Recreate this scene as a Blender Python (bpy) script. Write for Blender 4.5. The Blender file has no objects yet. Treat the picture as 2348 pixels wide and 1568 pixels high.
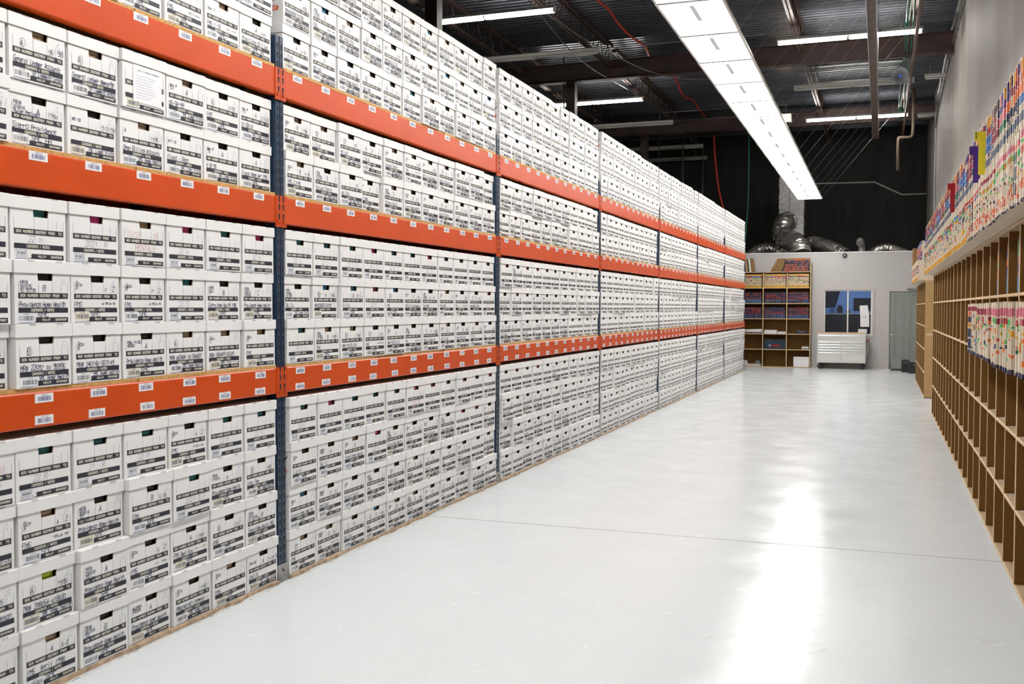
import bpy, math, random
from mathutils import Vector, Matrix
R = random.Random(7)
scene = bpy.context.scene
COL = scene.collection
ORD = ['first', 'second', 'third', 'fourth', 'fifth', 'sixth', 'seventh', 'eighth', 'ninth', 'tenth', 'eleventh', 'twelfth',
       'thirteenth', 'fourteenth', 'fifteenth', 'sixteenth', 'seventeenth', 'eighteenth', 'nineteenth', 'twentieth',
       'twenty-first', 'twenty-second', 'twenty-third', 'twenty-fourth', 'twenty-fifth', 'twenty-sixth']

# ------------------------------------------------------------------ materials
MATS = {}
def mat(name, col, rough=.6, metal=0., noise=0., nscale=8., bump=0., bscale=60., emit=0., spec=.5, coat=0., col2=None, stretch=None, trans=0.):
    if name in MATS: return MATS[name]
    m = bpy.data.materials.new(name); m.use_nodes = True
    nt = m.node_tree; b = nt.nodes['Principled BSDF']
    b.inputs['Base Color'].default_value = (*col, 1); b.inputs['Roughness'].default_value = rough
    b.inputs['Metallic'].default_value = metal; b.inputs['Specular IOR Level'].default_value = spec
    b.inputs['Coat Weight'].default_value = coat
    if trans: b.inputs['Transmission Weight'].default_value = trans
    tc = nt.nodes.new('ShaderNodeTexCoord')
    src = tc.outputs['Object']
    if stretch:
        mp = nt.nodes.new('ShaderNodeMapping'); mp.inputs['Scale'].default_value = stretch
        nt.links.new(src, mp.inputs['Vector']); src = mp.outputs['Vector']
    if noise or col2:
        n = nt.nodes.new('ShaderNodeTexNoise'); n.inputs['Scale'].default_value = nscale; n.inputs['Detail'].default_value = 6
        nt.links.new(src, n.inputs['Vector'])
        mx = nt.nodes.new('ShaderNodeMix'); mx.data_type = 'RGBA'
        c2 = col2 or tuple(c * (1 - noise) for c in col)
        mx.inputs[6].default_value = (*col, 1); mx.inputs[7].default_value = (*c2, 1)
        rp = nt.nodes.new('ShaderNodeMapRange'); rp.inputs[1].default_value = .38; rp.inputs[2].default_value = .66
        nt.links.new(n.outputs['Fac'], rp.inputs[0]); nt.links.new(rp.outputs[0], mx.inputs[0])
        nt.links.new(mx.outputs[2], b.inputs['Base Color'])
    if bump:
        n2 = nt.nodes.new('ShaderNodeTexNoise'); n2.inputs['Scale'].default_value = bscale; n2.inputs['Detail'].default_value = 4
        nt.links.new(src, n2.inputs['Vector'])
        bp = nt.nodes.new('ShaderNodeBump'); bp.inputs['Strength'].default_value = bump; bp.inputs['Distance'].default_value = .01
        nt.links.new(n2.outputs['Fac'], bp.inputs['Height']); nt.links.new(bp.outputs['Normal'], b.inputs['Normal'])
    if emit:
        b.inputs['Emission Color'].default_value = (*col, 1); b.inputs['Emission Strength'].default_value = emit
    MATS[name] = m
    return m

M_card = mat('white_cardboard', (.80, .79, .78), .62, noise=.04, nscale=5)
M_ink = mat('printed_black_ink', (.022, .022, .035), .5)
M_cream = mat('unprinted_cream_lettering', (.72, .70, .58), .6)
M_kraft = mat('kraft_brown_board', (.42, .29, .18), .75, noise=.15)
M_pen = mat('navy_marker_pen', (.03, .035, .11), .5)
M_pencil = mat('faint_grey_blue_pen', (.30, .31, .42), .6)
M_red = mat('faint_red_pen', (.66, .30, .28), .6)
M_blue = mat('light_blue_marker', (.12, .38, .68), .6)
M_line = mat('thin_blue_print_line', (.12, .13, .30), .5)
M_stk = mat('white_sticker_paper', (.78, .80, .83), .45)
M_stko = mat('aged_cream_sticker_paper', (.72, .68, .56), .45)
M_bar = mat('grey_barcode_ink', (.10, .11, .14), .5)
M_orpr = mat('orange_red_print', (.80, .16, .08), .5)
M_orange = mat('orange_powder_coat', (.60, .066, .004), .38, noise=.08, nscale=3, coat=.06, spec=.35)
M_orange_dk = mat('orange_connector_paint', (.55, .058, .004), .42, spec=.35, noise=.12, nscale=12)
M_blueup = mat('dark_navy_powder_coat', (.018, .042, .085), .32, noise=.2, nscale=10, coat=.2)
M_hole = mat('painted_hole_shade', (.004, .005, .008), .8)  # shade inside holes, slots and empty boxes, painted as flat black
M_galv = mat('galvanised_steel', (.45, .45, .44), .4, metal=.8, noise=.3, nscale=14)
M_osb = mat('particleboard_deck', (.62, .36, .12), .7, noise=.3, nscale=60, col2=(.45, .24, .07))
M_ply = mat('worn_plywood_strip', (.58, .42, .28), .7, noise=.4, nscale=22, col2=(.34, .24, .16))
M_fiber = mat('brown_fibreboard', (.215, .105, .024), .66, spec=.2, nscale=170, col2=(.115, .050, .010), bump=.25, bscale=220)
M_edge = mat('cream_particleboard_edge', (.62, .44, .24), .6, noise=.12, nscale=40)
M_shelfb = mat('pale_shelf_board', (.50, .36, .22), .55, noise=.15, nscale=30)
M_panel = mat('tan_particleboard_panel', (.46, .29, .12), .6, noise=.12, nscale=25)
M_white = mat('white_enamel', (.78, .78, .75), .3, noise=.03)
M_alum = mat('brushed_aluminium', (.72, .73, .73), .28, metal=.85)
M_black = mat('black_rubber', (.015, .015, .017), .5)
M_blackp = mat('black_plastic', (.02, .02, .022), .35)
M_foil = mat('silver_foil_jacket', (.66, .63, .59), .26, metal=.85, noise=.4, nscale=7, bump=1.0, bscale=16)
M_foilw = mat('pale_foil_duct_wrap', (.60, .60, .60), .38, metal=.35, noise=.35, nscale=7, bump=.8, bscale=14, stretch=(1, 1, 3.5))
M_primer = mat('dark_red_oxide_primer', (.075, .042, .036), .55, noise=.3, nscale=4)
M_rust = mat('dull_brown_steel', (.15, .095, .075), .45, metal=.3, noise=.4, nscale=5)
M_deck = mat('dark_grey_roof_deck', (.105, .115, .135), .33, metal=.55, noise=.3, nscale=1.2, stretch=(.3, 2, 1))
M_pipe = mat('grey_steel_pipe', (.32, .32, .31), .35, metal=.7, noise=.25)
M_wire = mat('pale_steel_wire', (.55, .55, .53), .4, metal=.4)
M_dark = mat('dark_painted_concrete', (.030, .028, .027), .7, noise=.45, nscale=1.1, stretch=(3, 1, .6))
M_redcab = mat('red_orange_hose', (.62, .05, .025), .45)
M_green = mat('green_cable_sheath', (.02, .26, .17), .45)
M_lamp_on = mat('lit_fluorescent_tube', (1, .97, .92), .5, emit=26)
M_lamp_off = mat('unlit_fluorescent_tube', (.62, .62, .60), .3)
M_strip_house = mat('grey_white_strip_housing', (.62, .61, .57), .45)
M_glass = mat('window_glass', (.9, .95, 1), .02, trans=1.)
M_off = mat('office_blue_wall', (.22, .33, .52), .7)
M_doorp = mat('grey_green_door_paint', (.27, .30, .27), .5, noise=.05)
M_frame = mat('taupe_window_trim', (.52, .48, .45), .5)
M_bosch = mat('navy_tool_case_plastic', (.008, .030, .058), .4)
M_paper = mat('white_paper', (.80, .80, .82), .6)
M_mat = mat('brown_entrance_mat', (.06, .035, .025), .9, noise=.3, nscale=60)
M_manila = mat('manila_cardboard', (.30, .165, .05), .65, noise=.15, nscale=20)
M_chestw = mat('tool_chest_white_paint', (.70, .70, .66), .32)
M_amber = mat('amber_floodlight_glass', (1, .72, .42), .4, emit=7)
M_acr = mat('lit_acrylic_diffuser', (1, .985, .96), .4, emit=7.4)
M_acrd = mat('lamp_spine_shade', (.42, .42, .44), .5, emit=.22)

# floor: pale grey gloss paint with scuffs and a joint
def floor_material():
    m = bpy.data.materials.new('pale_grey_gloss_floor_paint'); m.use_nodes = True
    nt = m.node_tree; N = nt.nodes; L = nt.links; b = N['Principled BSDF']
    tc = N.new('ShaderNodeTexCoord')
    n = N.new('ShaderNodeTexNoise'); n.inputs['Scale'].default_value = .9; n.inputs['Detail'].default_value = 8
    L.new(tc.outputs['Object'], n.inputs['Vector'])
    mx = N.new('ShaderNodeMix'); mx.data_type = 'RGBA'
    mx.inputs[6].default_value = (.665, .71, .73, 1); mx.inputs[7].default_value = (.70, .725, .735, 1)
    L.new(n.outputs['Fac'], mx.inputs[0])
    L.new(mx.outputs[2], b.inputs['Base Color'])
    n3 = N.new('ShaderNodeTexNoise'); n3.inputs['Scale'].default_value = 2.4; n3.inputs['Detail'].default_value = 8; n3.inputs['Roughness'].default_value = .62
    L.new(tc.outputs['Object'], n3.inputs['Vector'])
    rr = N.new('ShaderNodeMapRange'); rr.inputs[1].default_value = .3; rr.inputs[2].default_value = .7
    rr.inputs[3].default_value = .15; rr.inputs[4].default_value = .262
    L.new(n3.outputs['Fac'], rr.inputs[0]); L.new(rr.outputs[0], b.inputs['Roughness'])
    n4 = N.new('ShaderNodeTexNoise'); n4.inputs['Scale'].default_value = 7; n4.inputs['Detail'].default_value = 8
    L.new(tc.outputs['Object'], n4.inputs['Vector'])
    bp = N.new('ShaderNodeBump'); bp.inputs['Strength'].default_value = .20; bp.inputs['Distance'].default_value = .01
    L.new(n4.outputs['Fac'], bp.inputs['Height']); L.new(bp.outputs['Normal'], b.inputs['Normal'])
    b.inputs['Specular IOR Level'].default_value = .17
    return m
M_floor = floor_material()

def wall_material():
    m = bpy.data.materials.new('off_white_streaked_concrete_wall'); m.use_nodes = True
    nt = m.node_tree; N = nt.nodes; L = nt.links; b = N['Principled BSDF']; b.inputs['Roughness'].default_value = .6
    tc = N.new('ShaderNodeTexCoord'); mp = N.new('ShaderNodeMapping'); mp.inputs['Scale'].default_value = (1, .55, .10)
    L.new(tc.outputs['Object'], mp.inputs['Vector'])
    n = N.new('ShaderNodeTexNoise'); n.inputs['Scale'].default_value = 1.6; n.inputs['Detail'].default_value = 5
    L.new(mp.outputs['Vector'], n.inputs['Vector'])
    cr = N.new('ShaderNodeValToRGB'); cr.color_ramp.elements[0].position = .35; cr.color_ramp.elements[1].position = .65
    cr.color_ramp.elements[0].color = (.50, .455, .40, 1); cr.color_ramp.elements[1].color = (.57, .55, .53, 1)
    L.new(n.outputs['Fac'], cr.inputs[0]); L.new(cr.outputs[0], b.inputs['Base Color'])
    return m
M_wall = wall_material()
M_gyp = mat('painted_plasterboard', (.50, .485, .48), .6, noise=.02, nscale=2)

def folder_material():
    m = bpy.data.materials.new('folder_paper_with_coloured_tabs'); m.use_nodes = True
    nt = m.node_tree; b = nt.nodes['Principled BSDF']; b.inputs['Roughness'].default_value = .5
    a = nt.nodes.new('ShaderNodeAttribute'); a.attribute_name = 'Col'
    nt.links.new(a.outputs['Color'], b.inputs['Base Color'])
    return m
M_folder = folder_material()

# ------------------------------------------------------------------ mesh builder
class MB:
    def __init__(s): s.v = []; s.f = []; s.m = []; s.mats = []; s.c = []; s.cols = False; s.smooth = []
    def mi(s, m):
        if m not in s.mats: s.mats.append(m)
        return s.mats.index(m)
    def face(s, pts, m, col=None, sm=False):
        i = len(s.v); s.v.extend(pts); s.f.append(tuple(range(i, i + len(pts)))); s.m.append(s.mi(m)); s.c.append(col); s.smooth.append(sm)
        if col is not None: s.cols = True
    def box(s, x0, x1, y0, y1, z0, z1, m, col=None, skip=''):
        i = len(s.v)
        s.v.extend([(x0, y0, z0), (x1, y0, z0), (x1, y1, z0), (x0, y1, z0), (x0, y0, z1), (x1, y0, z1), (x1, y1, z1), (x0, y1, z1)])
        k = s.mi(m)
        for key, q in (('b', (0, 3, 2, 1)), ('t', (4, 5, 6, 7)), ('f', (0, 1, 5, 4)), ('r', (1, 2, 6, 5)), ('k', (2, 3, 7, 6)), ('l', (3, 0, 4, 7))):
            if key in skip: continue
            s.f.append(tuple(i + a for a in q)); s.m.append(k); s.c.append(col); s.smooth.append(False)
        if col is not None: s.cols = True
    def tube(s, pts, r, m, n=8, cap=True):
        pts = [Vector(p) for p in pts]; k = s.mi(m); rings = []
        rr = r if isinstance(r, (list, tuple)) else [r] * len(pts)
        up = None
        for j, p in enumerate(pts):
            d = (pts[min(j + 1, len(pts) - 1)] - pts[max(j - 1, 0)]).normalized()
            if up is None:
                up = Vector((0, 0, 1)) if abs(d.z) < .9 else Vector((1, 0, 0))
            a = d.cross(up).normalized(); up = a.cross(d).normalized()
            i = len(s.v)
            for q in range(n):
                t = 2 * math.pi * q / n
                s.v.append(tuple(p + (a * math.cos(t) + up * math.sin(t)) * rr[j]))
            rings.append(i)
        for a, b in zip(rings, rings[1:]):
            for q in range(n):
                s.f.append((a + q, b + q, b + (q + 1) % n, a + (q + 1) % n)); s.m.append(k); s.c.append(None); s.smooth.append(True)
        if cap:
            s.f.append(tuple(rings[0] + q for q in range(n))); s.m.append(k); s.c.append(None); s.smooth.append(False)
            s.f.append(tuple(rings[-1] + q for q in reversed(range(n)))); s.m.append(k); s.c.append(None); s.smooth.append(False)
    def prism(s, prof, y0, y1, m, axis='y'):
        # closed profile (a,b) extruded; axis y: profile is (x,z); axis x: profile is (y,z)
        n = len(prof); i = len(s.v); k = s.mi(m)
        for yy in (y0, y1):
            for a, b in prof:
                s.v.append((a, yy, b) if axis == 'y' else (yy, a, b))
        for q in range(n):
            s.f.append((i + q, i + (q + 1) % n, i + n + (q + 1) % n, i + n + q)); s.m.append(k); s.c.append(None); s.smooth.append(False)
        s.f.append(tuple(i + q for q in range(n))); s.m.append(k); s.c.append(None); s.smooth.append(False)
        s.f.append(tuple(i + n + q for q in reversed(range(n)))); s.m.append(k); s.c.append(None); s.smooth.append(False)
    def mesh(s, name):
        me = bpy.data.meshes.new(name); me.from_pydata(s.v, [], s.f)
        for m in s.mats: me.materials.append(m)
        me.polygons.foreach_set('material_index', s.m); me.polygons.foreach_set('use_smooth', s.smooth)
        if s.cols:
            at = me.color_attributes.new('Col', 'FLOAT_COLOR', 'CORNER'); buf = []
            for f, c in zip(s.f, s.c):
                cc = (*(c or (.7, .64, .52)), 1.0)
                buf.extend(cc * len(f))
            at.data.foreach_set('color', buf)
        me.update()
        return me
    def build(s, name, parent=None, loc=(0, 0, 0)):
        return link(name, s.mesh(name), parent, loc)

def link(name, me, parent=None, loc=(0, 0, 0), rot=(0, 0, 0)):
    o = bpy.data.objects.new(name, me); COL.objects.link(o); o.location = loc; o.rotation_euler = rot
    if parent: o.parent = parent
    return o
def tag(o, label=None, cat=None, group=None, kind=None):
    if label: o['label'] = label
    if cat: o['category'] = cat
    if group: o['group'] = group
    if kind: o['kind'] = kind
    return o
def thing(name, label, cat, loc=(0, 0, 0), group=None, rot=(0, 0, 0)):
    return tag(link(name, None, None, loc, rot), label, cat, group)
def copy_tree(o, parent=None):
    c = o.copy(); COL.objects.link(c); c.parent = parent
    for ch in list(o.children): copy_tree(ch, c)
    return c

# ------------------------------------------------------------------ stroke lettering
G = {'A': '002640,1232', 'B': '00063645443303,3342413000', 'C': '4536160501103041', 'D': '00062644422000', 'E': '46060040,0333', 'F': '460600,0333',
     'G': '453616050110304143,4323', 'H': '0006,4046,0343', 'I': '2026', 'J': '4641301001', 'K': '0006,4602,1340', 'L': '060040', 'M': '0006234640',
     'N': '00064046', 'O': '163645413010010516', 'P': '00063645443303', 'Q': '163645413010010516,2240', 'R': '00063645443303,2340',
     'S': '453616050413334241301001', 'T': '0646,2026', 'U': '060110304146', 'V': '062046', 'W': '0610233046', 'X': '0046,0640', 'Y': '062346,2320',
     'Z': '06460040', '0': '163645413010010516', '1': '152620', '2': '05163645440040', '3': '051636454433,13334241301001', '4': '30360242',
     '5': '460603334241301001', '6': '453616050110304142331303', '7': '064610', '8': '133344453616050413,1302011030414233', '9': '4434130405163645413010',
     '#': '1016,3036,0242,0444', '-': '1333', '/': '0046', '.': '2021', '(': '361501103', 'a': '44140301103040,4440', 'b': '0600304143340 3',
     'c': '441403011040', 'd': '441403011040,4640', 'e': '02424334140301 1040', 'h': '0006,0314344340', 'i': '2024,2526', 'l': '2026', 'm': '0004,03142320,23344340',
     'n': '0004,03143440', 'o': '143443413010010314', 'r': '0004,03143443', 's': '44140332413000', 't': '26213040,1444', 'u': '0401103041,4440',
     'v': '042044', 'x': '0044,0440', 'y': '042044,2000', 'w': '0410233044', 'k': '0006,4402,1340', 'p': '0004,0434433202', 'g': '441403023240,444000'}
def strokes(t):
    out = []
    for ch in t:
        g = G.get(ch) or G.get(ch.upper()) or ''
        out.append([[(int(p[i]), int(p[i + 1])) for i in range(0, len(p) - 1, 2)] for p in g.replace(' ', '').split(',')] if g else [])
    return out
def write(mb, t, u, v, h, w, m, x=.0008, track=1.35, aspect=.62, jit=0., slant=0., end=None, thick=None, plane='yz'):
    """strokes of text t on the plane x, starting at y=u, z=v; letter height h; if end given the text is fitted to it"""
    n = len(t)
    adv = h * aspect * track
    if end is not None: adv = (end - u) / max(1, n - .25)
    gw = adv / track
    th = thick or w
    for i, gl in enumerate(strokes(t)):
        ox = u + i * adv; oy = v + (R.uniform(-jit, jit) * h)
        sc = 1 + R.uniform(-jit, jit)
        for pl in gl:
            P = [(ox + (a / 4 + R.uniform(-jit, jit) * .35) * gw * sc + slant * b / 6 * h, oy + (b / 6 + R.uniform(-jit, jit) * .3) * h * sc) for a, b in pl]
            for (x0, y0), (x1, y1) in zip(P, P[1:]):
                dx, dy = x1 - x0, y1 - y0; l = math.hypot(dx, dy) or 1e-6
                nx, ny = -dy / l * th / 2, dx / l * th / 2; ex, ey = dx / l * th * .35, dy / l * th * .35
                q = [(x0 - ex + nx, y0 - ey + ny), (x0 - ex - nx, y0 - ey - ny), (x1 + ex - nx, y1 + ey - ny), (x1 + ex + nx, y1 + ey + ny)]
                if plane == 'yz': pts = [(x, a, b) for a, b in q]
                else: pts = [(a, x, b) for a, b in q]          # xz plane at y = x
                mb.face(pts, m)
def rect(mb, u0, u1, v0, v1, m, x=.0006, plane='yz'):
    if plane == 'yz': mb.face([(x, u0, v0), (x, u1, v0), (x, u1, v1), (x, u0, v1)], m)
    else: mb.face([(u0, x, v0), (u1, x, v0), (u1, x, v1), (u0, x, v1)], m)
def ring(mb, u, v, ru, rv, w, m, x=.0009, n=12, a0=0., a1=6.283, plane='yz'):
    for i in range(n):
        t0 = a0 + (a1 - a0) * i / n; t1 = a0 + (a1 - a0) * (i + 1) / n
        q = [(u + (ru + s) * math.cos(t), v + (rv + s) * math.sin(t)) for t, s in ((t0, -w / 2), (t0, w / 2), (t1, w / 2), (t1, -w / 2))]
        mb.face([(x, a, b) for a, b in q] if plane == 'yz' else [(a, x, b) for a, b in q], m)
def barcode(mb, u0, u1, v0, v1, n, m, x=.0010, rr=R, plane='yz'):
    w = (u1 - u0) / n
    for i in range(n):
        k = rr.choice((.35, .55, .75))
        rect(mb, u0 + i * w, u0 + (i + k) * w, v0, v1, m, x, plane)

# ------------------------------------------------------------------ archive boxes
BW, BH, BD, LH = .291, .252, .395, .052          # body width, height, depth; lid height
PITCH = .2615
def box_shell(mb, full=True):
    w, h, d, t = BW, BH, BD, .003
    a0, a1, a2, a3, zh = .38 * w, .41 * w, .67 * w, .70 * w, .178
    top = h
    # front face as three pieces round the hand hole
    mb.face([(0, 0, 0), (0, w, 0), (0, w, zh), (0, 0, zh)], M_card)
    mb.face([(0, 0, zh), (0, a1, zh), (0, a0, top), (0, 0, top)], M_card)
    mb.face([(0, a2, zh), (0, w, zh), (0, w, top), (0, a3, top)], M_card)
    mb.face([(0, a1, zh), (0, a2, zh), (-.006, a2, zh), (-.006, a1, zh)], M_kraft)
    mb.face([(0, a0, top), (0, a1, zh), (-.006, a1, zh), (-.006, a0, top)], M_kraft)
    mb.face([(0, a2, zh), (0, a3, top), (-.006, a3, top), (-.006, a2, zh)], M_kraft)
    mb.face([(0, 0, 0), (0, 0, h), (-d, 0, h), (-d, 0, 0)], M_card)
    mb.face([(0, w, 0), (-d, w, 0), (-d, w, h), (0, w, h)], M_card)
    mb.face([(-d, 0, 0), (-d, 0, h), (-d, w, h), (-d, w, 0)], M_card)
    mb.face([(0, 0, 0), (-d, 0, 0), (-d, w, 0), (0, w, 0)], M_card)
    if full:
        mb.face([(-.006, t, t), (-.006, w - t, t), (-.006, w - t, zh), (-.006, t, zh)], M_kraft)
        mb.face([(-.006, t, t), (-d + t, t, t), (-d + t, t, h), (-.006, t, h)], M_kraft)
        mb.face([(-.006, w - t, t), (-.006, w - t, h), (-d + t, w - t, h), (-d + t, w - t, t)], M_kraft)
        mb.face([(-d + t, t, t), (-d + t, w - t, t), (-d + t, w - t, h), (-d + t, t, h)], M_kraft)
def box_print(mb, detail=True):
    w = BW; u0, u1 = .06 * w, .955 * w
    for a, b in ((.104, .1275), (.0455, .067)): rect(mb, u0, u1, a, b, M_ink)
    rect(mb, .36 * w, u1, .007, .0265, M_ink)
    rect(mb, .30 * w, u1, .0055, .0085, M_ink)
    if detail:
        for f, zt in ((.06, .172), (.415, .178), (.665, .172), (.825, .170), (.95, .168)): rect(mb, f * w, f * w + .0012, .1275, zt, M_line)
        rect(mb, .07 * w, .29 * w, .0035, .0060, M_line)
        for t, a, b in (('BOX NUMBER', .10, .40), ('DESTROY', .44, .63), ('FROM', .675, .79), ('TO', .86, .92)):
            write(mb, t, a * w, .1112, .0098, .0024, M_cream, end=b * w, track=1.3)
        write(mb, 'CONTENTS / NOTES', .28 * w, .0516, .0098, .0022, M_cream, end=.69 * w, track=1.3)
        write(mb, 'FACILITY', .48 * w, .0125, .0080, .0018, M_cream, end=.62 * w, track=1.3)
        write(mb, 'DEPARTMENT', .72 * w, .0125, .0080, .0018, M_cream, end=.925 * w, track=1.3)
    else:
        for a, b in ((.10, .38), (.43, .62), (.67, .79), (.86, .93)): rect(mb, a * w, b * w, .1112, .1195, M_cream, .0010)
        rect(mb, .30 * w, .66 * w, .0525, .0600, M_cream, .0010)
        for a, b in ((.48, .61), (.73, .92)): rect(mb, a * w, b * w, .0130, .0205, M_cream, .0010)
def side_print(mb):
    # brush lettering and orange pill on the side of the box that faces along the aisle
    x = -.0009
    write(mb, 'Liberty', -.28, .138, .054, .0075, M_ink, x=x, slant=.30, end=-.045, track=1.12, plane='xz')
    rect(mb, -.17, -.045, .076, .107, M_orpr, x, 'xz')
    ring(mb, -.045, .0915, .00775, .00775, .0155, M_orpr, x, 10, -1.5708, 1.5708, 'xz'); ring(mb, -.17, .0915, .00775, .00775, .0155, M_orpr, x, 10, 1.5708, 4.7124, 'xz')
    write(mb, 'CONTENT', -.168, .083, .017, .0036, M_card, x=x * 1.8, end=-.045, plane='xz')
def sticker(mb, style):
    w = BW
    if style == 'N':
        rect(mb, .07 * w, .31 * w, .0065, .043, M_stk, .0008)
        write(mb, 'SN CTY RCRD', .09 * w, .0360, .0048, .0008, M_bar, x=.0011, end=.29 * w)
        barcode(mb, .10 * w, .28 * w, .0215, .0335, 14, M_bar)
        write(mb, '9093' + '%02d' % R.randint(0, 40), .085 * w, .0100, .0085, .0011, M_bar, x=.0011, end=.295 * w)
    else:
        dz = R.uniform(-.003, .004); du = R.uniform(-.006, .01)
        rect(mb, .07 * w + du, .355 * w + du, .008 + dz, .046 + dz, R.choice((M_card, M_stko, M_stk)), .0008)
        write(mb, '1' + '%04d' % R.randint(0, 9999), .16 * w + du, .0385 + dz, .0045, .0008, M_bar, x=.0011, end=.26 * w + du)
        barcode(mb, .09 * w + du, .34 * w + du, .0150 + dz, .0345 + dz, 16, M_bar)
def hand(mb, t, u, v, h, m=None, w=.0016, end=None, jit=.10):
    write(mb, t, u * BW, v, h, w, m or M_pen, x=.0012, jit=jit, slant=.12, end=None if end is None else end * BW, track=1.22)
def handwriting(mb, e):
    """e: (style, top-left text, destroy, from, to, contents, facility)"""
    st, tl, de, fr, to, no, fa = e
    if st == 'N':
        if no:
            m = M_red if no.startswith('!') else M_pencil
            no = no.lstrip('!'); hand(mb, no, .30, .073, .026, m, .0017, jit=.06)
            if m is M_red: hand(mb, tl, .10, .135, .026, M_red, .0015); hand(mb, '92', .72, .135, .02, M_red, .0013)
        hand(mb, '-', .52, .145, .010, M_red, .0010)
        return
    if tl.startswith('('):
        hand(mb, tl[1:], .19, .137, .024, w=.0022); ring(mb, .235 * BW, .150, .013, .019, .0016, M_pen)
    elif tl:
        ls = tl.split('|')
        for i, l in enumerate(ls): hand(mb, l, .09, .160 - i * .015 if len(ls) > 1 else .15, .013 if len(l) > 3 else .018, w=.0019)
    if de: hand(mb, de, .49, .136, .024, w=.0024)
    if fr: hand(mb, fr, .69, .134, .019, w=.0017)
    if to: hand(mb, to, .855, .138, .021, w=.0021)
    if no:
        ls = no.split('|')
        hand(mb, ls[0], .07 if len(ls[0]) > 8 else .06, .070, .021, w=.0023, end=min(.9, .07 + .045 * len(ls[0])))
        if len(ls) > 1: hand(mb, ls[1], .62, .080, .010, w=.0013, end=.92)
    if fa: hand(mb, fa, .40, .028, .019, w=.0023, end=min(.95, .42 + .055 * len(fa)))
    ring(mb, .88 * BW, .176, .008, .011, .0013, M_blue, a0=.6, a1=5.9)

P_, S_ = 'Providence Home Health', 'SMC Home Health'
B0 = {
 (0, 3): [('N','','','','','22 R',''), ('N','','','','','21  R',''), ('N','','','','','22 M',''), ('O','Box|A','','A','Z','FMS|10-90-4 1991','SMC'), ('N','','','','','22 M',''), ('N','','','','','22 S','')],
 (0, 2): [('O','Box|A','','A','Z','FMS|1990-Jan 1991','SMC'), ('O','MR#|350613|to|209225','A','','',P_,'SMC'), ('O','','B','5-95','','FMS','SMC'), ('N','','','','','2021 Q.P',''), ('O','MR#|141515','A','','',P_,'SMC'), ('O','(B','','1985','','Late fee',S_)],
 (0, 1): [('O','(A','','1995','','MR# 398054-418830',S_), ('O','MR#|230230|to|578935','A','','',P_,'SMC'), ('O','Box|A','','A','Z','FMS|Jan 1990','SMC'), ('O','','A','1998','','FMS Benitas|A-Z','SMC'), ('O','(A','','3/21','','FMS','SMC'), ('O','MR#|Fontaine|El Cerritos','B','','','Sierra Home Health 1987','SMC')],
 (0, 0): [('O','','A','A-Z','','FMS  April 1998','SMC'), ('O','MR#|350016|to|319214','B','','',P_,'SMC'), ('O','#52859|542441','A','','',P_,'SMC'), ('O','Box|B','','1998','','MR#246180-251915|Dora Lulu',S_), ('O','Box|A','','','','FMS','SMC'), ('O','Box #5','A','9-18-90','','DAVITA','TRC Loma Vista')],
 (1, 0): [('O','(B','','','','MR# 22592 to 95995',S_), ('O','Box|A','','','','MR# 240146-567149',S_), ('O','MR# 141057|45562','A','','',P_,'SMC'), ('O','(A','','','','MR# 400484 to 584687',S_), ('O','Box|C','','','','MR# 080489-55549','SMC for file'), ('O','Box|B','','','','FMS','SMC')],
 (1, 1): [('O','MR#|331575|to 97778','B','','',P_,'SMC'), ('O','Box|A','','P','Z','FMS|Jun 1990-Jan 1991','SMC'), ('O','Box|B','','P','Z','FMS|Jun 1990-Jan 1991','SMC'), ('N','','','','','22 S',''), ('O','MR#|3521','B','','','Sierra Home Health 1985','SMC'), ('O','MR#|226121|618435','C','','',P_,'SMC')],
 (1, 2): [('N','','','','','22 m',''), ('N','','','','','2021  R',''), ('N','10/22','','','','!RENTALS',''), ('N','','','','','22 m',''), ('N','','','','','22 S',''), ('N','','','','','22 m','')],
 (2, 0): [('O','MR#|315515|Nurse Pediasol','A','1994','','Sierra Providence','SMC HH'), ('O','#9 (B)','','9/2/98','','','TRC Loma Vista'), ('O','A','','1996','','Open Billing Accounts',S_), ('O','#17 (B)','','','','Floyd - Dean','TRC Loma Vista'), ('O','Box #|90','A','','','4-8-95','TRC Loma Vista'), ('O','','A','','','Fiscal Name Apr 1991','SMC')],
 (2, 1): [('O','(A','','96','98','General Ledger Accounts','St Clements School'), ('O','(A','','','','General Ledger Reports|July 1996','St Clements School'), ('P','','','','','',''), ('O','Box 8|53','A','','','06-08-99','TRC Loma Vista'), ('O','(A','','9/98','','FMS','SMC'), ('O','Box #|33','A','01/08','','01-08-01','TRC Loma Vista')],
 (3, 0): [('O','Box|A','','','','FMS','SMC'), ('O','(C','','','','FMS','SMC'), ('O','(B','','','','FMS','SMC'), ('O','','','','','FMS|Oct-Nov','SMC'), ('O','Box (C)','','','','FMS 1-18|Nov 1991','SMC'), ('O','','A','Ath','','Physicians Billing','SMC HH')],
 (3, 1): None, (3, 2): None}
NOTES = ['FMS', 'Sierra Home Health', 'MR# 31525-5732', 'MR#208300-07296', 'DAVITA', 'SNF Billing Sampson', 'Medical Records', 'FMS|Mental Mgr', 'Credit Summer', 'Patient Charts', 'FMS 2-3-96', '1-22-01', '6-3-20', 'MAI NIX', 'GRO-GOL', 'TAL-TIL', 'SVE-SHAC', 'CAN-CONS']
TLS = ['Box|A', 'Box|B', '(A', '(B', '(C', 'Box #|42', 'MR#|244354|to 3751', '#9732|1850', 'Box|8', '', '(57', '(62']
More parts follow.
